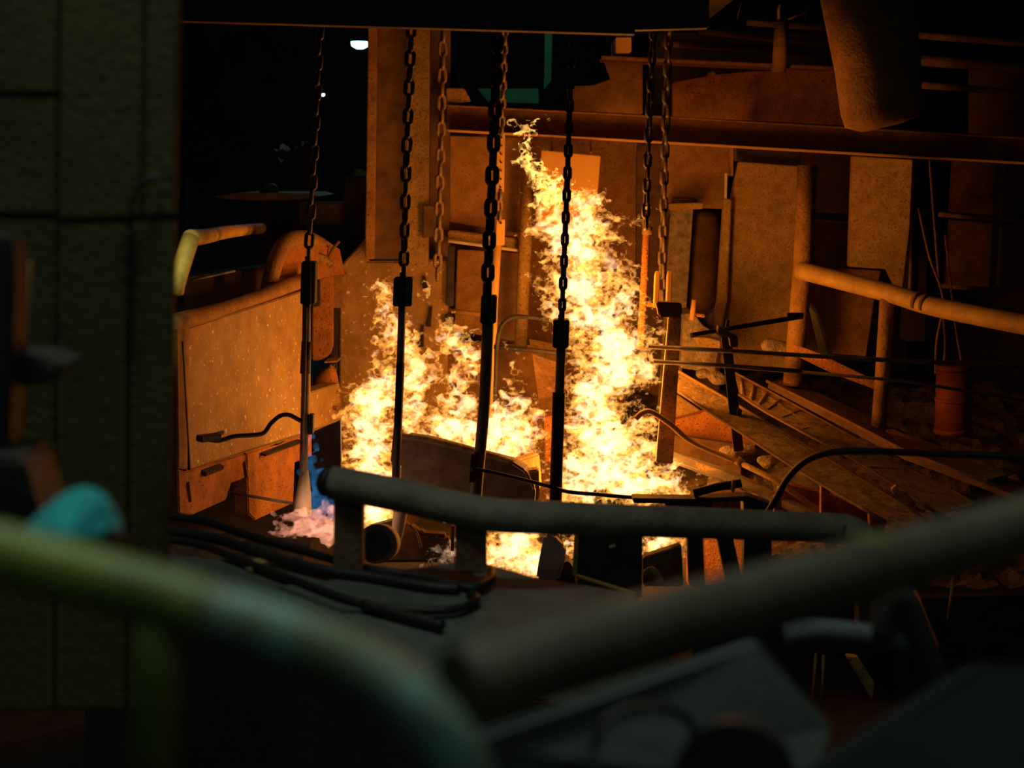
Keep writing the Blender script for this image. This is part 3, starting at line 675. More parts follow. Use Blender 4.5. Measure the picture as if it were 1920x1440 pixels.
chain('left dim chain of the pair right of the tall flame', [(1228, -10, 8.9), (1216, 250, 8.9), (1210, 430, 8.9)], .105, .062, .012, M['chain'])
chain('right dim chain of the pair, ending at the forked hanger', [(1256, -10, 9.4), (1246, 300, 9.4), (1240, 570, 9.4)], .12, .07, .014, M['chain'])

# rear perforated hanger
t = thing('perforated_hanger', P(930, 800, 9.9), 'rear perforated bar with a lit round post below it', 'hanger')
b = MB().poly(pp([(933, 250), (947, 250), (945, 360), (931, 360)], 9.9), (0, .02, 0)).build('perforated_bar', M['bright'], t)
for i in range(7):
    y = 258 + i * 15.5
    MB().tube([P(940.5 - i * .3, y, 9.885), P(940.5 - i * .3, y, 9.9)], .007, 8).build('hole', M['dark'], t)
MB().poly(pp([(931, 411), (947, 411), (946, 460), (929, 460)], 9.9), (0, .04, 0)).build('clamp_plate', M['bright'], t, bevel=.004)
MB().tube([P(939, 418, 9.885), P(939, 418, 9.91)], .009, 10).build('bolt', M['dark'], t)
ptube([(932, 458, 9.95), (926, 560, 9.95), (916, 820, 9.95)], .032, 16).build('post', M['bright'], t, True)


def rod(label, block, bw, bh, pts, r, sleeve=None, extra=()):
    t = thing('hanging_rod', P(*pts[-1]), label, 'rod')
    x, y, Y = block
    MB().poly(pp([(x - bw / 2 + 1, y), (x + bw / 2 + 1, y), (x + bw / 2 - 1, y + bh), (x - bw / 2 - 1, y + bh)], Y - .05), (0, .1, 0)).build('clamp_block', M['dark'], t, bevel=.006)
    MB().poly(pp([(x - bw * .12, y + bh - 2), (x + bw * .12, y + bh - 2), (x + bw * .12, y + bh + 6), (x - bw * .12, y + bh + 6)], Y - .035), (0, .07, 0)).build('collar', M['dark'], t, bevel=.003)
    MB().bar(P(x + bw * .22, y + 1, Y - .055), P(x + bw * .2, y + bh - 1, Y - .055), .008, .012).build('block_seam', M['steel'], t)
    ptube([(x + .5, y - 10, Y), (x + .5, y + 6, Y)], .018, 10).build('eye_bolt', M['chain'], t, True)
    ptube(pts, r, 16, 3).build('shaft', M['steel'], t, True)
    if sleeve:
        ptube(sleeve[0], sleeve[1], 16).build('sleeve', M['dark'], t, True)
    return t


def tip(parent, pts, radii, name='refractory_tip', m='ceramic'):
    ptube(pts, radii, 20, 4).build(name, M[m], parent, True, label='pale refractory tube')


Y1 = 7.9
t = rod('leftmost hanging rod with pale tube tip in the blue flame', (577, 491, Y1), 27, 80, [(575, 570, Y1), (573, 700, Y1), (569, 884, Y1)], .024, ([(575, 640, Y1), (572, 700, Y1)], .03))
ptube([(574, 570, Y1 - .03), (568, 850, Y1 - .03)], .008, 8).build('gas_line', M['steel'], t, True)
MB().poly(pp([(578, 778), (587, 778), (586, 815), (577, 815)], Y1 - .03), (0, .06, 0)).build('side_clip', M['dark'], t, bevel=.003)
ptube([(571, 880, Y1), (569, 925, Y1), (566, 964, Y1)], [.022, .044, .058], 22).build('refractory_tip', M['ceramic'], t, True, label='pale cone shaped refractory tip')
t = rod('hanging rod crossing the left flame, pale tip below the grey pipe', (755, 521, 7.8), 36, 54, [(754, 574, 7.8), (750, 700, 7.8), (742, 900, 7.8), (741, 950, 7.8)], .022, ([(751, 680, 7.8), (742, 905, 7.8)], .024))
ptube([(752, 930, 7.8), (752, 955, 7.8), (745, 1000, 7.8), (739, 1034, 7.8)], [.042, .044, .036, .026], 20).build('refractory_tip', M['ceramic'], t, True, label='pale tapering refractory tip')
t = rod('third hanging rod, thick, with shiny lower end above the trough box', (916, 555, 7.7), 30, 52, [(915, 606, 7.7), (908, 760, 7.7), (895, 900, 7.7), (892, 940, 7.7)], .033)
MB().poly(pp([(893, 852), (884, 852), (880, 905), (888, 905)], 7.66), (0, .06, 0)).build('side_clip', M['dark'], t, bevel=.003)
t = rod('fourth hanging rod, square, black against the tall flame', (1052, 600, 7.6), 30, 53, [(1052, 652, 7.6), (1048, 760, 7.6), (1042, 900, 7.6), (1036, 1010, 7.6)], .026, ([(1048, 735, 7.6), (1041, 960, 7.6)], .035))
t = thing('grey_shroud', P(1030, 1090, 7.4), 'grey-white bent refractory shroud under the fourth rod', 'shroud')
MB().poly(pp([(1020, 1003), (1038, 1006), (1058, 1026), (1061, 1042), (1046, 1092), (1004, 1088), (1010, 1050)], [7.5, 7.5, 7.5, 7.5, 7.4, 7.4, 7.45]), (.01, .07, 0)).build('shell', M['shroud'], t, bevel=.015)
plate('shroud_shadow_block', 'dark block standing for shadow right of the grey refractory shroud', 'block', [(1046, 1060), (1066, 1052), (1080, 1072), (1082, 1100), (1040, 1100)], 7.55, .15, M['dark'])  # near-black block stands for the shadow beside the shroud
plate('bright_wedge', 'small lit wedge beside the grey shroud', 'wedge', [(1060, 1040), (1068, 1050), (1080, 1074), (1066, 1064), (1056, 1056)], 7.7, .05, M['ceramic'])
pipe('thin_rod', 'thin lit yellowish rod under the grey pipe', 'rod', [(1082, 1080, 6.1), (1192, 1114, 5.9)], .010, M['bright'], 8)

# hoses near the rods
t = thing('wavy_hose', P(375, 830, 7.4), 'wavy black hose from the tank slot to the leftmost rod', 'hose')
ptube([(386, 823, 7.55), (410, 826, 7.6), (440, 818, 7.65), (470, 816, 7.7), (494, 812, 7.75), (508, 794, 7.8), (525, 780, 7.8), (542, 778, 7.85), (562, 788, 7.88), (574, 791, 7.9)], .013, 10, 6).build('tube', M['rubber'], t, True)
MB().bar(P(373, 823, 7.5), P(410, 818, 7.6), .035, .06).build('nozzle', M['dark'], t, bevel=.004)
pipe('thin_rod', 'thin steel rod under the tank skirt toward the pale tip', 'rod', [(427, 923, 7.8), (550, 944, 7.9)], .009, M['steel'], 8)
pipe('slack_cable', 'slack black cable sagging across the foot of the fire', 'cable', [(884, 880, 7.6), (905, 882, 7.6), (960, 894, 7.55), (1030, 912, 7.5), (1065, 922, 7.5), (1120, 927, 7.5), (1190, 933, 7.4), (1260, 936, 7.2), (1330, 932, 7.0)], .011, M['rubber'], 10, 4)
pipe('arched_hose', 'black rubber hose arching from the dark bar to the right edge', 'hose', [(1440, 960, 6.3), (1456, 934, 6.2), (1478, 896, 6.1), (1512, 864, 6.0), (1560, 848, 5.9), (1640, 846, 5.8), (1760, 851, 5.6), (1990, 858, 5.3)], .015, M['rubber'], 12, 5)

# ------------------------------------------------------------------ vessel in the fire
t = thing('trough_box', P(870, 950, 8.6), 'dark scaled steel launder box standing in the flames', 'box')
fy = lambda x: 8.35 + (x - 750) / 260 * -.1
front = [(752, 824), (756, 817), (800, 824), (890, 848), (960, 866), (985, 882), (1003, 916), (1000, 958), (750, 940)]
MB().poly(pp(front, 8.45), (.03, .14, 0)).build('front_wall', M['steel'], t, bevel=.014)
MB().tube(pp([(750, 818), (800, 824), (890, 846), (962, 866)], 8.45), [.018, .022, .024, .02], 8, 4).build('crusted_rim', M['rock'], t, True)
MB().poly(pp([(738, 800), (757, 814), (757, 870), (742, 880), (732, 868)], 8.55), (0, .1, 0)).build('end_lip', M['rust_dark'], t, bevel=.01)
MB().poly([P(962, 866, 8.47), P(1012, 850, 9.0), P(1016, 905, 9.0), P(1003, 955, 8.47)], (-.05, .05, 0)).build('end_wall', M['tan'], t, bevel=.012)
MB().poly(pp([(985, 884), (1010, 880), (1012, 930), (1000, 958), (996, 920)], 8.5), (0, .1, 0)).build('spout_cheek', M['tan'], t, bevel=.01)

# under the grey pipe
t = thing('roller', P(708, 1050, 7.2), 'dusty grey roller end seen under the left of the grey pipe', 'roller')
MB().tube([P(706, 1020, 7.15), P(716, 1018, 7.5)], .105, 24).build('drum_body', M['pipe_grey'], t, True)
MB().tube([P(705, 1020, 7.11), P(706, 1020, 7.16)], .075, 24).build('hub', M['dark'], t, True)
t = thing('curved_guard', P(790, 1050, 7.6), 'dark curved guard behind the pale tapering tip', 'guard')
MB().poly(pp([(684, 992), (740, 976), (770, 984), (790, 1000), (840, 1004), (848, 1056), (680, 1056)], 7.9), (0, .1, 0)).build('curved_plate', M['rust_dark'], t, bevel=.02)
MB().tube([P(768, 984, 7.8), P(782, 1000, 7.8), P(790, 1030, 7.8)], .008, 8, 3).build('edge_bead', M['tan'], t, True)
MB().bar(P(850, 985, 7.6), P(848, 1032, 7.6), .018, .03).build('side_strip', M['rust'], t)
plate('lit_flap', 'small orange lit flap right of the pale tapering tip', 'flap', [(768, 960), (792, 966), (786, 976), (770, 984), (764, 976)], 7.85, .05, M['bright'], bevel=.004)
t = thing('machine_block', P(1140, 1110, 6.4), 'dark machine block standing under the grey pipe', 'block')
MB().poly(pp([(1086, 985), (1205, 985), (1204, 1125), (1082, 1125)], 6.3), (0, .4, 0)).build('body', M['dark'], t, bevel=.012)
MB().bar(P(1082, 1002, 6.35), P(1078, 1078, 6.35), .024, .05).build('edge_strip', M['tan'], t, bevel=.004)
MB().bar(P(1142, 1026, 6.28), P(1154, 1022, 6.28), .010, .012).build('small_tag', M['ceramic'], t)
t = thing('low_tank', P(1240, 1080, 6.7), 'low dark tank with a lit top edge right of the machine block', 'tank')
MB().poly(pp([(1206, 1045), (1278, 1022), (1282, 1100), (1206, 1100)], 6.8), (0, .07, 0)).build('body', M['rust_dark'], t, bevel=.008)
MB().poly([P(1206, 1045, 6.8), P(1278, 1022, 6.8), P(1276, 1018, 6.86), P(1206, 1040, 6.86)], (0, 0, -.015)).build('lid', M['tan'], t, bevel=.004)
MB().tube([P(1212, 1075, 6.72), P(1222, 1070, 6.7), P(1232, 1078, 6.7), P(1236, 1090, 6.7)], .022, 12, 4).build('pipe_bend', M['tan'], t, True)
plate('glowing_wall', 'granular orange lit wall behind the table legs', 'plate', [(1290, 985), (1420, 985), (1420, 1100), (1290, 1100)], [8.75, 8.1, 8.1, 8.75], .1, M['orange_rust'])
for q, lab in (([(1288, 985), (1316, 985), (1322, 1100), (1294, 1100)], 'upright dark leg under the right of the grey pipe'), ([(1340, 985), (1370, 985), (1392, 1090), (1362, 1090)], 'slanting dark leg under the right of the grey pipe'),
               ([(1396, 985), (1445, 985), (1450, 1090), (1394, 1090)], 'broad dark leg right of the slanting leg')):
    plate('table_leg', lab, 'leg', q, 6.6, .08, M['dark'], bevel=.004)
t = thing('dark_crossbar', P(1300, 960, 6.4), 'dark steel cross bar behind the grey pipe', 'bar')
MB().poly(pp([(1186, 934), (1300, 936), (1402, 930), (1448, 946), (1448, 1000), (1396, 1000), (1394, 956), (1394, 940), (1336, 942), (1336, 1000), (1250, 1000), (1248, 944), (1188, 944)], 6.9), (0, .1, 0)).build('frame', M['dark'], t, bevel=.004)
MB().bar(P(1374, 922, 6.85), P(1376, 900, 6.85), .016, .02).build('pin', M['tan'], t)
MB().tube([P(1300, 925, 6.95), P(1340, 914, 6.95), P(1390, 906, 6.95)], .022, 10).build('strut', M['dark'], t, True)
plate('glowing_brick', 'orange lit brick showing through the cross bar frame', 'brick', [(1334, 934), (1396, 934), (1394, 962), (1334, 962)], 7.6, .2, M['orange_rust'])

# ------------------------------------------------------------------ grey pipe railing at the platform edge
t = thing('pipe_barrier', P(860, 1100, 4.4), 'thick dusty grey pipe barrier in front of the fire', 'barrier')
ptube([(622, 905, 4.42), (680, 915, 4.4), (760, 931, 4.4), (860, 954, 4.38), (930, 966, 4.36), (1020, 970, 4.4), (1200, 977, 4.6), (1400, 984, 4.85), (1560, 990, 5.0), (1596, 996, 5.0), (1618, 1016, 5.0), (1630, 1100, 5.0)], .055, 22, 4).build('top_pipe', M['pipe_grey'], t, True)
MB().poly(pp([(626, 912), (679, 918), (679, 1072), (624, 1068)], 4.40), (0, .08, 0)).build('post', M['rust_dark'], t, bevel=.006)
MB().poly(pp([(855, 962), (912, 972), (912, 1076), (852, 1074)], 4.36), (0, .08, 0)).build('post', M['rust_dark'], t, bevel=.006)
MB().poly(pp([(1610, 1080), (1656, 1080), (1658, 1200), (1612, 1200)], 4.96), (0, .08, 0)).build('post', M['dark'], t, bevel=.006)
MB().tube([P(612, 904, 4.44), P(626, 906, 4.42)], .048, 20).build('end_cap', M['dark'], t, True)

# ------------------------------------------------------------------ platform deck with cables
dz = P(700, 1075, 4.5).z
def D(px, py):
    d = FWD + RT * ((px - 960) / F_PX) + UP * ((720 - py) / F_PX)
    return CAM + d * ((dz - CZ) / d.z)
edge = [D(300, 1036), D(480, 1056), D(640, 1066), D(760, 1066), D(860, 1052), D(905, 1054), D(1005, 1082), D(1190, 1112), D(1255, 1200), D(1280, 1300)]
near = [D(1150, 1320), D(900, 1320), D(740, 1262), D(600, 1200), D(300, 1110), D(160, 1080)]
plat = [Vector((-2.6, edge[0].y, dz))] + edge + near + [Vector((-2.6, near[-1].y, dz))]
t = thing('platform_deck', (0, 3.2, dz), 'dusty grey platform deck plate below the barrier', 'platform')
MB().poly(plat, (0, 0, -.08)).build('deck_plate', M['deck'], t, bevel=.006)
for a, c in zip(near, near[1:]):
    MB().poly([a, c, c - Vector((0, 0, dz - .46)), a - Vector((0, 0, dz - .46))], (0, .03, 0)).build('shade_skirt', M['dark'], t)  # dark skirt added to hide the firelit floor below the deck
MB().poly([D(520, 1105), D(700, 1085), D(860, 1060), D(915, 1100), D(860, 1150), D(640, 1150)], (0, 0, .012)).build('loose_cover', M['deck'], t, bevel=.004)
MB().poly([D(455, 1066), D(480, 1056), D(506, 1060), D(470, 1078)], (.0, .0, .02)).build('wood_offcut', M['tan'], t, bevel=.003)
def cable(lab, lst, r, lift=.012):
    pts = [D(a, c) + Vector((0, 0, r + lift)) for a, c in lst]
    return tag(MB().tube(pts, r, 10, 5).build('deck_cable', M['rubber'], smooth=True), lab, 'cable')
cable('black cable along the deck edge, nearest to the barrier', [(300, 980), (380, 990), (470, 1020), (560, 1045), (680, 1080), (780, 1095), (850, 1112), (890, 1118), (918, 1104), (920, 1084)], .016)
cable('thick black cable across the middle of the deck', [(300, 1010), (400, 1025), (500, 1058), (600, 1085), (700, 1100), (800, 1118), (860, 1122)], .019)
cable('black cable looping back at the deck cover', [(300, 1022), (380, 1036), (440, 1060), (560, 1105), (660, 1142), (760, 1158), (850, 1158), (892, 1140), (880, 1128)], .014)
cable('short black cable end nearest the foreground rail', [(680, 1150), (760, 1172), (830, 1190)], .016)
o = heap('rubbish_strip', [P(300, 1032, 5.6), P(560, 1052, 5.6), P(600, 1004, 6.6), P(300, 985, 6.6)], 24, .05, M['ground'], 21); o['kind'] = 'structure'; o.name = 'ground_rubble'

# ------------------------------------------------------------------ foreground rails (out of focus)
t = thing('foreground_rail', P(290, 1440, 1.05), 'blurred yellow-green pipe rail bending down at lower left', 'rail')
ptube([(-140, 1005, 1.06), (60, 1052, 1.05), (300, 1118, 1.04), (480, 1172, 1.03), (620, 1220, 1.02), (720, 1272, 1.01), (800, 1340, 1.0), (860, 1430, 1.0), (900, 1560, 1.0)], .0225, 26, 5).build('pipe', M['fore_olive'], t, True)
ptube([(-140, 1005, 1.06), (60, 1052, 1.05), (300, 1118, 1.04), (388, 1144, 1.035)], .0236, 26, 5).build('painted_sleeve', M['fore_yellow'], t, True)
ptube([(300, 1120, 1.04), (296, 1250, 1.04), (286, 1560, 1.04)], .017, 20).build('post', M['fore_yellow'], t, True)
t = thing('foreground_rail', P(1300, 1440, 1.2), 'blurred grimy pipe rail rising to the right edge', 'rail')
ptube([(2060, 938, 1.62), (1920, 985, 1.52), (1620, 1070, 1.37), (1300, 1160, 1.22), (1050, 1232, 1.12), (860, 1290, 1.06)], .0335, 28, 4).build('pipe', M['fore_grey'], t, True)
ptube([(1600, 1076, 1.365), (1648, 1062, 1.385)], .0348, 28).build('clamp_band', M['fore_yellow'], t, True)
# panels and pipes below the rails
plate('kick_panel', 'blue-grey sheet panel below the rising rail', 'panel', [(840, 1400), (1410, 1206), (1425, 1210), (1560, 1368), (1520, 1500), (840, 1500)], [1.5, 1.8, 1.8, 1.8, 1.7, 1.5], .02, M['kick'])
plate('kick_panel', 'dark blue sheet panel in the lower right corner', 'panel', [(1440, 1500), (1640, 1364), (1810, 1262), (1850, 1250), (2000, 1256), (2000, 1520)], [1.5, 1.55, 1.6, 1.6, 1.65, 1.5], .02, M['black'])
pipe('hoop_handle', 'dark hoop on the blue-grey sheet panel', 'hoop', [(1110, 1420, 1.55), (1130, 1360, 1.56), (1180, 1328, 1.58), (1240, 1326, 1.6), (1290, 1350, 1.62), (1310, 1400, 1.62)], .006, M['dark'], 10, 5)
o = MB().tube([P(1380, 1470, 1.45), P(1390, 1440, 1.5)], [.07, .06], 28).build('black_drum', M['dark'], smooth=True); tag(o, 'black round cap at the bottom edge between two panels', 'cap')
t = thing('elbow_pipe', P(1740, 1290, 2.6), 'dark elbow pipe with a grey side branch at lower right', 'pipe')
ptube([(1658, 1190, 2.6), (1662, 1140, 2.6), (1680, 1118, 2.6), (1704, 1128, 2.6), (1724, 1180, 2.6), (1760, 1290, 2.6), (1800, 1480, 2.6), (1850, 1900, 2.6)], .024, 18, 5).build('elbow', M['dark'], t, True)
ptube([(1470, 1192, 2.62), (1530, 1182, 2.62), (1620, 1190, 2.62), (1708, 1204, 2.62)], .022, 18, 4).build('side_branch', M['plate_grey'], t, True)
plate('lit_wall_plate', 'orange lit wall scrap seen below the rising rail', 'plate', [(1606, 1120), (1672, 1110), (1672, 1196), (1606, 1190)], [7.38, 6.5, 6.5, 7.38], .05, M['orange_rust'])
plate('lit_strut', 'orange lit slanting strut right of the elbow pipe', 'strut', [(1706, 1110), (1722, 1110), (1762, 1210), (1756, 1240), (1740, 1230)], [7.3, 6.9, 6.4, 6.5, 6.9], .05, M['orange_rust'])
plate('lit_strut', 'dim olive slanting strut below the grey side branch', 'strut', [(1588, 1232), (1610, 1234), (1640, 1280), (1636, 1312)], 6.5, .06, M['tan'])
for q, lab in (([(1530, 1225), (1524, 1310)], 'left thin dark wire below the grey side branch'), ([(1544, 1228), (1542, 1310)], 'right thin dark wire below the grey side branch'),
               ([(1788, 1080), (1778, 1160)], 'thin dark wire right of the elbow pipe')):
    pipe('thin_wire', lab, 'wire', [(*q[0], 6.0), (*q[1], 6.0)], .006, M['rust'], 6)
plate('pit_dark_screen', 'added dark screen hiding lit ground below the barrier on the right', 'plate', [(1300, 1140), (2050, 1110), (2050, 1480), (1300, 1480)], 7.45, .1, M['dark'])  # put in to keep this area black, hides the firelit bank

# left edge: dark machine and teal cloth
t = thing('left_machine', P(20, 900, 2.3), 'dark machine with a glinting round bar at the left edge', 'machine')
ptube([(38, 490, 2.4), (30, 660, 2.4), (24, 860, 2.4)], .018, 20).build('round_bar', M['rust'], t, True)
MB().poly(pp([(-80, 440), (20, 445), (26, 520), (14, 870), (-80, 870)], 2.25), (0, .08, 0)).build('housing', M['dark'], t, bevel=.008)
MB().poly(pp([(-80, 660), (70, 668), (120, 690), (90, 720), (-80, 740)], 2.3), (0, .12, 0)).build('flange', M['dark'], t, bevel=.008)
MB().poly(pp([(-80, 850), (40, 860), (62, 930), (80, 1030), (-80, 1030)], 2.2), (0, .15, 0)).build('base_cover', M['dark'], t, bevel=.01)
t = thing('teal_bag', P(140, 1030, 1.75), 'crumpled teal cloth bag behind the yellow-green rail', 'bag')
bm = bmesh.new(); out = [(10, 1012), (70, 962), (105, 930), (140, 918), (165, 932), (188, 945), (205, 985), (228, 1012), (190, 1040), (140, 1050), (80, 1040)]
from mathutils import noise as mn
b = MB(); c0 = P(140, 985, 1.66); ring = [P(a, q, 1.72) for a, q in out]; n = len(ring)
for k, s in enumerate((1.0, .8, .55, .28)):
    for p in ring:
        q = c0.lerp(p, s) + Vector((0, -.045 * (1 - s * s), 0))
        b.v.append(q + Vector((0, .028 * mn.noise(q * 38), .006 * mn.noise(q * 55))))
b.v.append(c0 + Vector((0, -.05, 0)))
for k in range(3):
    for i in range(n):
        j = (i + 1) % n
        b.f.append((k * n + i, k * n + j, (k + 1) * n + j, (k + 1) * n + i))
for i in range(n):
    b.f.append((3 * n + i, 3 * n + (i + 1) % n, 4 * n))
m0 = len(b.v)
b.v += [p + Vector((0, .08, 0)) for p in ring]
for i in range(n):
    j = (i + 1) % n
    b.f.append((j, i, m0 + i, m0 + j))
b.f.append(tuple(range(m0, m0 + n)))
o = b.build('crumpled_cloth', M['cloth'], t, True)
sub = o.modifiers.new('subdivision', 'SUBSURF'); sub.levels = 2; sub.render_levels = 2
MB().poly(pp([(170, 1040), (185, 1000), (210, 995), (232, 1020), (225, 1045)], 1.68), (0, .03, 0)).build('dark_strap', M['rubber'], t, bevel=.006)
lamp('bag_fill_light', 'AREA', (-1.9, 0.2, 4.6), 2.2, (0.55, 1.0, 0.95), 0.4, (-0.62, 1.7, 2.75))  # unseen teal area light aimed at the teal bag

# ------------------------------------------------------------------ flames: glowing gas inside wrinkled sheets
def field_noise(shape, lam, rng, stretch=1.0):
    """Periodic band-passed noise, wavelength lam in voxels, longer along the rising direction by stretch."""
    k = [np.fft.fftfreq(s).astype(np.float32) for s in shape[:2]] + [np.fft.rfftfreq(shape[2]).astype(np.float32)]
    kk = np.sqrt(k[0][:, None, None] ** 2 + (k[1][None, :, None] * stretch) ** 2 + k[2][None, None, :] ** 2) * lam
    w = np.exp(-((kk - 1.0) / 0.5) ** 2)
    f = np.fft.irfftn(np.fft.rfftn(rng.standard_normal(shape).astype(np.float32)) * w, s=shape).astype(np.float32)
    return f / f.std()


def sample(f, x, y, z):
    """Trilinear look-up with wrap-around."""
    X, Y, Z = f.shape
    xi, yi, zi = np.floor(x).astype(np.int32), np.floor(y).astype(np.int32), np.floor(z).astype(np.int32)
    fx, fy, fz = x - xi, y - yi, z - zi
    x0, y0, z0 = xi % X, yi % Y, zi % Z; x1, y1, z1 = (x0 + 1) % X, (y0 + 1) % Y, (z0 + 1) % Z
    a = f[x0, y0, z0] * (1 - fx) + f[x1, y0, z0] * fx; b = f[x0, y1, z0] * (1 - fx) + f[x1, y1, z0] * fx
    c = f[x0, y0, z1] * (1 - fx) + f[x1, y0, z1] * fx; d = f[x0, y1, z1] * (1 - fx) + f[x1, y1, z1] * fx
    return (a * (1 - fy) + b * fy) * (1 - fz) + (c * (1 - fy) + d * fy) * fz


def surface_nets(F):
    """Closed quad surface around F > 0, outward facing, in voxel coordinates."""
    F = np.pad(F, 1, constant_values=-1.0); ins = F > 0
    n = np.array(F.shape) - 1
    pos = np.zeros((*n, 3), np.float32); cnt = np.zeros(n, np.float32)
    offs = [(i, j, k) for i in (0, 1) for j in (0, 1) for k in (0, 1)]
    sl = lambda o: tuple(slice(o[a], o[a] + n[a]) for a in range(3))
    for o in offs:
        for ax in range(3):
            if o[ax]:
                continue
            p = list(o); p[ax] = 1
            a, b = F[sl(o)], F[sl(p)]
            m = (a > 0) != (b > 0)
            t = a[m] / (a[m] - b[m])
            for c in range(3):
                pos[..., c][m] += o[c] + (t if c == ax else 0)
            cnt[m] += 1
    act = cnt > 0
    idx = np.full(n, -1, np.int64); idx[act] = np.arange(act.sum())
    cells = np.argwhere(act)
    verts = cells + pos[act] / cnt[act][:, None] - 1.0
    quads = []
    for ax in range(3):
        u, v = (ax + 1) % 3, (ax + 2) % 3
        s0 = [slice(None)] * 3; s1 = [slice(None)] * 3
        s0[ax] = slice(0, -1); s1[ax] = slice(1, None)
        d = ins[tuple(s0)].astype(np.int8) - ins[tuple(s1)].astype(np.int8)
        e = np.argwhere(d != 0)
        e = e[(e[:, u] > 0) & (e[:, v] > 0) & (e[:, u] < n[u]) & (e[:, v] < n[v])]
        sg = d[e[:, 0], e[:, 1], e[:, 2]]
        def cell(du, dv):
            q = e.copy(); q[:, u] -= du; q[:, v] -= dv
            return idx[q[:, 0], q[:, 1], q[:, 2]]
        Q = np.stack([cell(1, 1), cell(0, 1), cell(0, 0), cell(1, 0)], 1)
        Q[sg < 0] = Q[sg < 0][:, ::-1]
        quads.append(Q)
    return verts, np.concatenate(quads)


def mesh_from(verts, quads, name, m, org):
    me = bpy.data.meshes.new(name)
    me.vertices.add(len(verts)); me.vertices.foreach_set('co', (verts - np.array(org, np.float32)).astype(np.float32).ravel())
    me.loops.add(quads.size); me.loops.foreach_set('vertex_index', quads.astype(np.int32).ravel())
    me.polygons.add(len(quads)); me.polygons.foreach_set('loop_start', np.arange(0, quads.size, 4, dtype=np.int32))
    me.update(calc_edges=True); me.validate(); me.materials.append(m)
    return me


def flame(label, blobs, seed, Y=9.0, step=3.0, depth=60, mat_wisp='fire_wisp', mat_core='fire_core', core_cut=.44, wisp=1.0, name='flame', fill=.42, fine=1.0, gain=.5):
    """blobs: (px, py, rx, ry) ellipsoids that outline the flame; noise wrinkles them into tongues and sheets."""
    rng = np.random.default_rng(seed)
    B = np.array(blobs, np.float32)
    x0, x1 = (B[:, 0] - B[:, 2] * 1.3 - 20).min(), (B[:, 0] + B[:, 2] * 1.3 + 20).max()
    y0, y1 = (B[:, 1] - B[:, 3] * 1.3 - 25).min(), (B[:, 1] + B[:, 3] * 1.3 + 15).max()
    shape = (int((x1 - x0) / step) + 1, int((y1 - y0) / step) + 1, int(2 * depth * 1.15 / step) + 1)
    shape = tuple(s + (s % 2) for s in shape)
    U = (x0 + step * np.arange(shape[0], dtype=np.float32))[:, None, None]
    V = (y0 + step * np.arange(shape[1], dtype=np.float32))[None, :, None]
    Wd = (step * (np.arange(shape[2], dtype=np.float32) - shape[2] / 2))[None, None, :]
    big = [field_noise(shape, 60 / step, rng, .7) for _ in range(2)]
    mid = [field_noise(shape, 27 / step, rng, .8) for _ in range(2)]
    wx = 8 * big[0] + 5.0 * mid[0]; wy = 8 * big[1] + 5.0 * mid[1]
    e = np.full(shape, -3, np.float32)
    for cx, cy, rx, ry in B:
        m = 1.7
        a = [max(0, int((cx - rx * m - 25 - x0) / step)), min(shape[0], int((cx + rx * m + 25 - x0) / step) + 1)]
        b = [max(0, int((cy - ry * m - 25 - y0) / step)), min(shape[1], int((cy + ry * m + 25 - y0) / step) + 1)]
        s = (slice(*a), slice(*b))
        rw = min(depth, max(8, .8 * min(rx, ry * 1.3)))
        d = np.sqrt(((U[s[0]] + wx[s] - cx) / rx) ** 2 + ((V[:, s[1]] + wy[s] - cy) / ry) ** 2 + (Wd / rw) ** 2)
        e[s] = np.maximum(e[s], (1 - d) * min(1.0, .45 + min(rx, ry) / 60))
    n1 = field_noise(shape, 44 / step, rng, .6); n2 = field_noise(shape, 19 / step, rng, .6)
    ix = np.arange(shape[0], dtype=np.float32)[:, None, None]; iy = np.arange(shape[1], dtype=np.float32)[None, :, None]; iz = np.arange(shape[2], dtype=np.float32)[None, None, :]
    sn = sample(n1, ix + wx * 1.6 / step, iy + wy * 1.6 / step, iz + 4 * mid[0] / step) + .22 * n2
    env = e + wisp * (.10 * n2 * fine + .16 * mid[1]) + .08
    sheet = (fill + gain * np.clip(e, 0, 1)) - np.abs(sn)
    F = np.minimum(env * 3, sheet)
    del n1, n2, big, wx, wy
    O = np.array(P(x0, y0, Y)); EX = (np.array(P(x0 + 400, y0, Y)) - O) / 400; EY = (np.array(P(x0, y0 + 400, Y)) - O) / 400
    EZ = np.array((0, Y / F_PX, 0))
    def world(v):
        return O + np.outer(v[:, 0] * step, EX) + np.outer(v[:, 1] * step, EY) + np.outer((v[:, 2] - shape[2] / 2) * step, EZ)
    vv, qq = surface_nets(F)
    wv = world(vv)
    org = (float(wv[:, 0].mean()), float(wv[:, 1].mean()), float(wv[:, 2].min()))
    root = bpy.data.objects.new(name, mesh_from(wv, qq, name, M[mat_wisp], org)); COL.objects.link(root)
    root.location = org; root['root_loc'] = list(org)
    tag(root, label, 'fire')
    if mat_core:
        C = np.minimum(e - core_cut + .10 * mid[1], 1.25 - np.abs(sn))
        if (C > 0).any():
            vc, qc = surface_nets(C)
            core = bpy.data.objects.new('hot_core', mesh_from(world(vc), qc, 'hot_core', M[mat_core], org)); COL.objects.link(core)
            core.parent = root
    return root


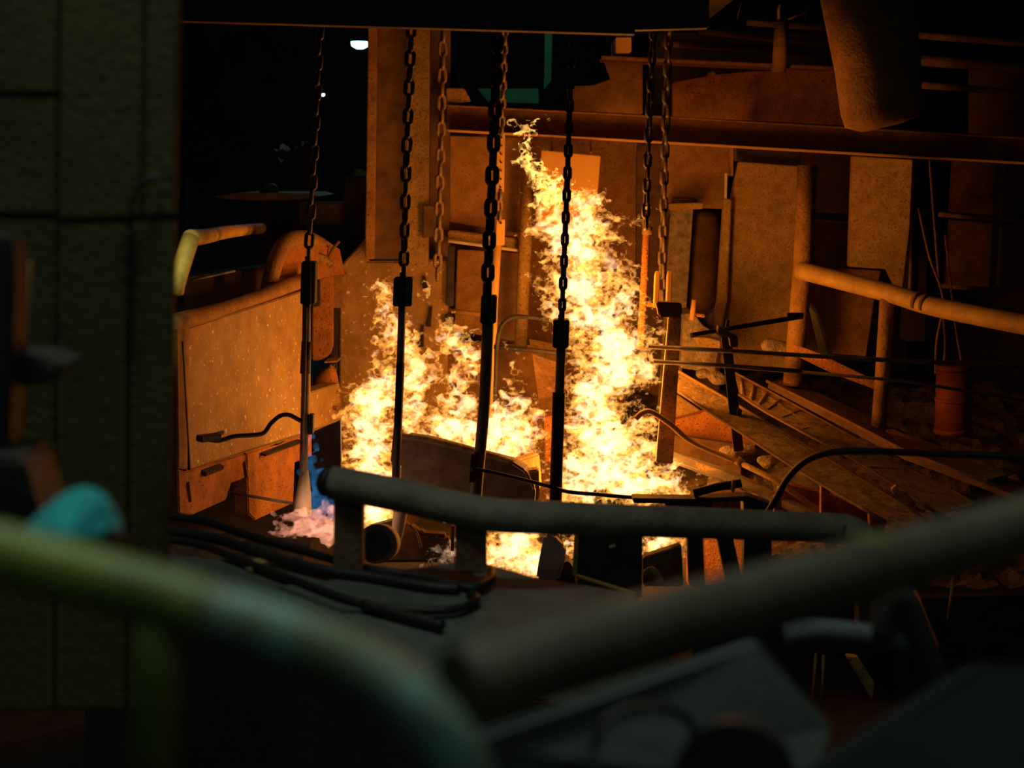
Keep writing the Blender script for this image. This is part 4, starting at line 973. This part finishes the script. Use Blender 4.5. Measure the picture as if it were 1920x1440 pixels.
flame('thin curling flame tongue above the left shoulder of the tall flame', [
    (1003, 226, 24, 9), (985, 242, 16, 9), (993, 260, 11, 20), (988, 290, 19, 24), (1004, 322, 20, 24), (984, 315, 12, 12), (1026, 346, 28, 22), (1044, 360, 24, 18), (1012, 372, 20, 18)],
      71, 9.0, depth=24, mat_wisp='fire_tip', mat_core=None, step=2.4)
flame('tall roaring flame right of the fourth rod', [
    (1046, 362, 22, 16),
    (1020, 390, 26, 26), (1006, 435, 18, 24), (1040, 430, 34, 30), (1096, 385, 40, 30), (1104, 425, 52, 40), (1085, 470, 62, 45), (1050, 465, 34, 40),
    (1090, 535, 72, 55), (1150, 500, 24, 30), (1182, 490, 9, 22), (1168, 525, 30, 16), (1175, 565, 34, 38), (1185, 405, 26, 10), (1160, 428, 26, 9), (1208, 412, 12, 9),
    (1118, 600, 80, 52), (1040, 580, 20, 30), (1152, 645, 80, 52), (1158, 695, 84, 42), (1215, 690, 26, 24), (1120, 735, 62, 34), (1180, 735, 22, 18), (1120, 775, 64, 34), (1080, 800, 30, 30),
    (1138, 830, 88, 60), (1205, 790, 26, 24), (1218, 850, 24, 40), (1150, 892, 104, 60), (1205, 920, 88, 34), (1265, 905, 32, 36), (1272, 878, 22, 12), (1105, 930, 78, 34), (1090, 880, 50, 50)], 11, 9.0, depth=36)
flame('left flame rising behind the second hanging rod', [
    (716, 552, 22, 20), (738, 560, 22, 22), (732, 590, 26, 26), (745, 625, 26, 32), (765, 655, 26, 32), (790, 690, 30, 34), (712, 640, 9, 18), (712, 680, 22, 16), (718, 715, 40, 30),
    (705, 750, 52, 40), (692, 800, 52, 56), (700, 850, 56, 50), (690, 880, 54, 36), (715, 900, 40, 40), (770, 720, 36, 34), (775, 768, 36, 34), (765, 800, 26, 30), (800, 545, 7, 14), (705, 960, 44, 34)], 23, 9.0, depth=34)
flame('middle flames burning behind the launder box', [
    (850, 632, 34, 22), (868, 660, 30, 28), (874, 695, 22, 28), (858, 720, 26, 30), (860, 760, 30, 34), (838, 800, 44, 34), (880, 800, 40, 40), (800, 815, 34, 18),
    (964, 660, 13, 12), (968, 690, 5, 16), (966, 745, 20, 34), (955, 780, 44, 38), (925, 800, 40, 40), (965, 825, 52, 40), (905, 835, 56, 34), (1008, 775, 22, 22), (1000, 810, 26, 30), (940, 860, 70, 30)], 37, 9.35, depth=32)
flame('low fire under the grey pipe between the posts', [
    (960, 1020, 60, 46), (1000, 1050, 50, 34), (930, 1050, 40, 30), (1070, 1030, 28, 44), (1000, 985, 60, 30)], 41, 8.6, depth=45, step=3.0)
flame('small fire under the grey pipe right of the machine block', [(1240, 1010, 50, 34), (1225, 1030, 36, 24)], 43, 8.3, depth=34)
flame('small fire under the grey pipe beside the first post', [(705, 955, 40, 36), (720, 985, 30, 22)], 44, 8.1, depth=30)
flame('small pale smoky flame beside the dark curved guard', [(822, 1022, 14, 16), (836, 1040, 30, 16), (815, 1042, 22, 12)], 47, 7.9, depth=22, mat_wisp='fire_smoke', mat_core=None, step=2.2)
flame('blue gas flame beside the leftmost refractory tip', [(590, 868, 9, 32), (594, 905, 16, 40), (604, 930, 20, 30), (612, 950, 16, 22), (573, 858, 7, 26)], 53, 8.1, depth=24, mat_wisp='fire_blue', mat_core=None, step=2.4, fill=3.0, fine=.8, wisp=1.6)
flame('pink and violet flame spreading on the floor under the leftmost tip', [(560, 985, 42, 14), (600, 985, 50, 22), (640, 990, 40, 26), (560, 992, 40, 12)], 59, 7.7, depth=40, mat_wisp='fire_pink', mat_core=None, step=2.6, fill=1.2)
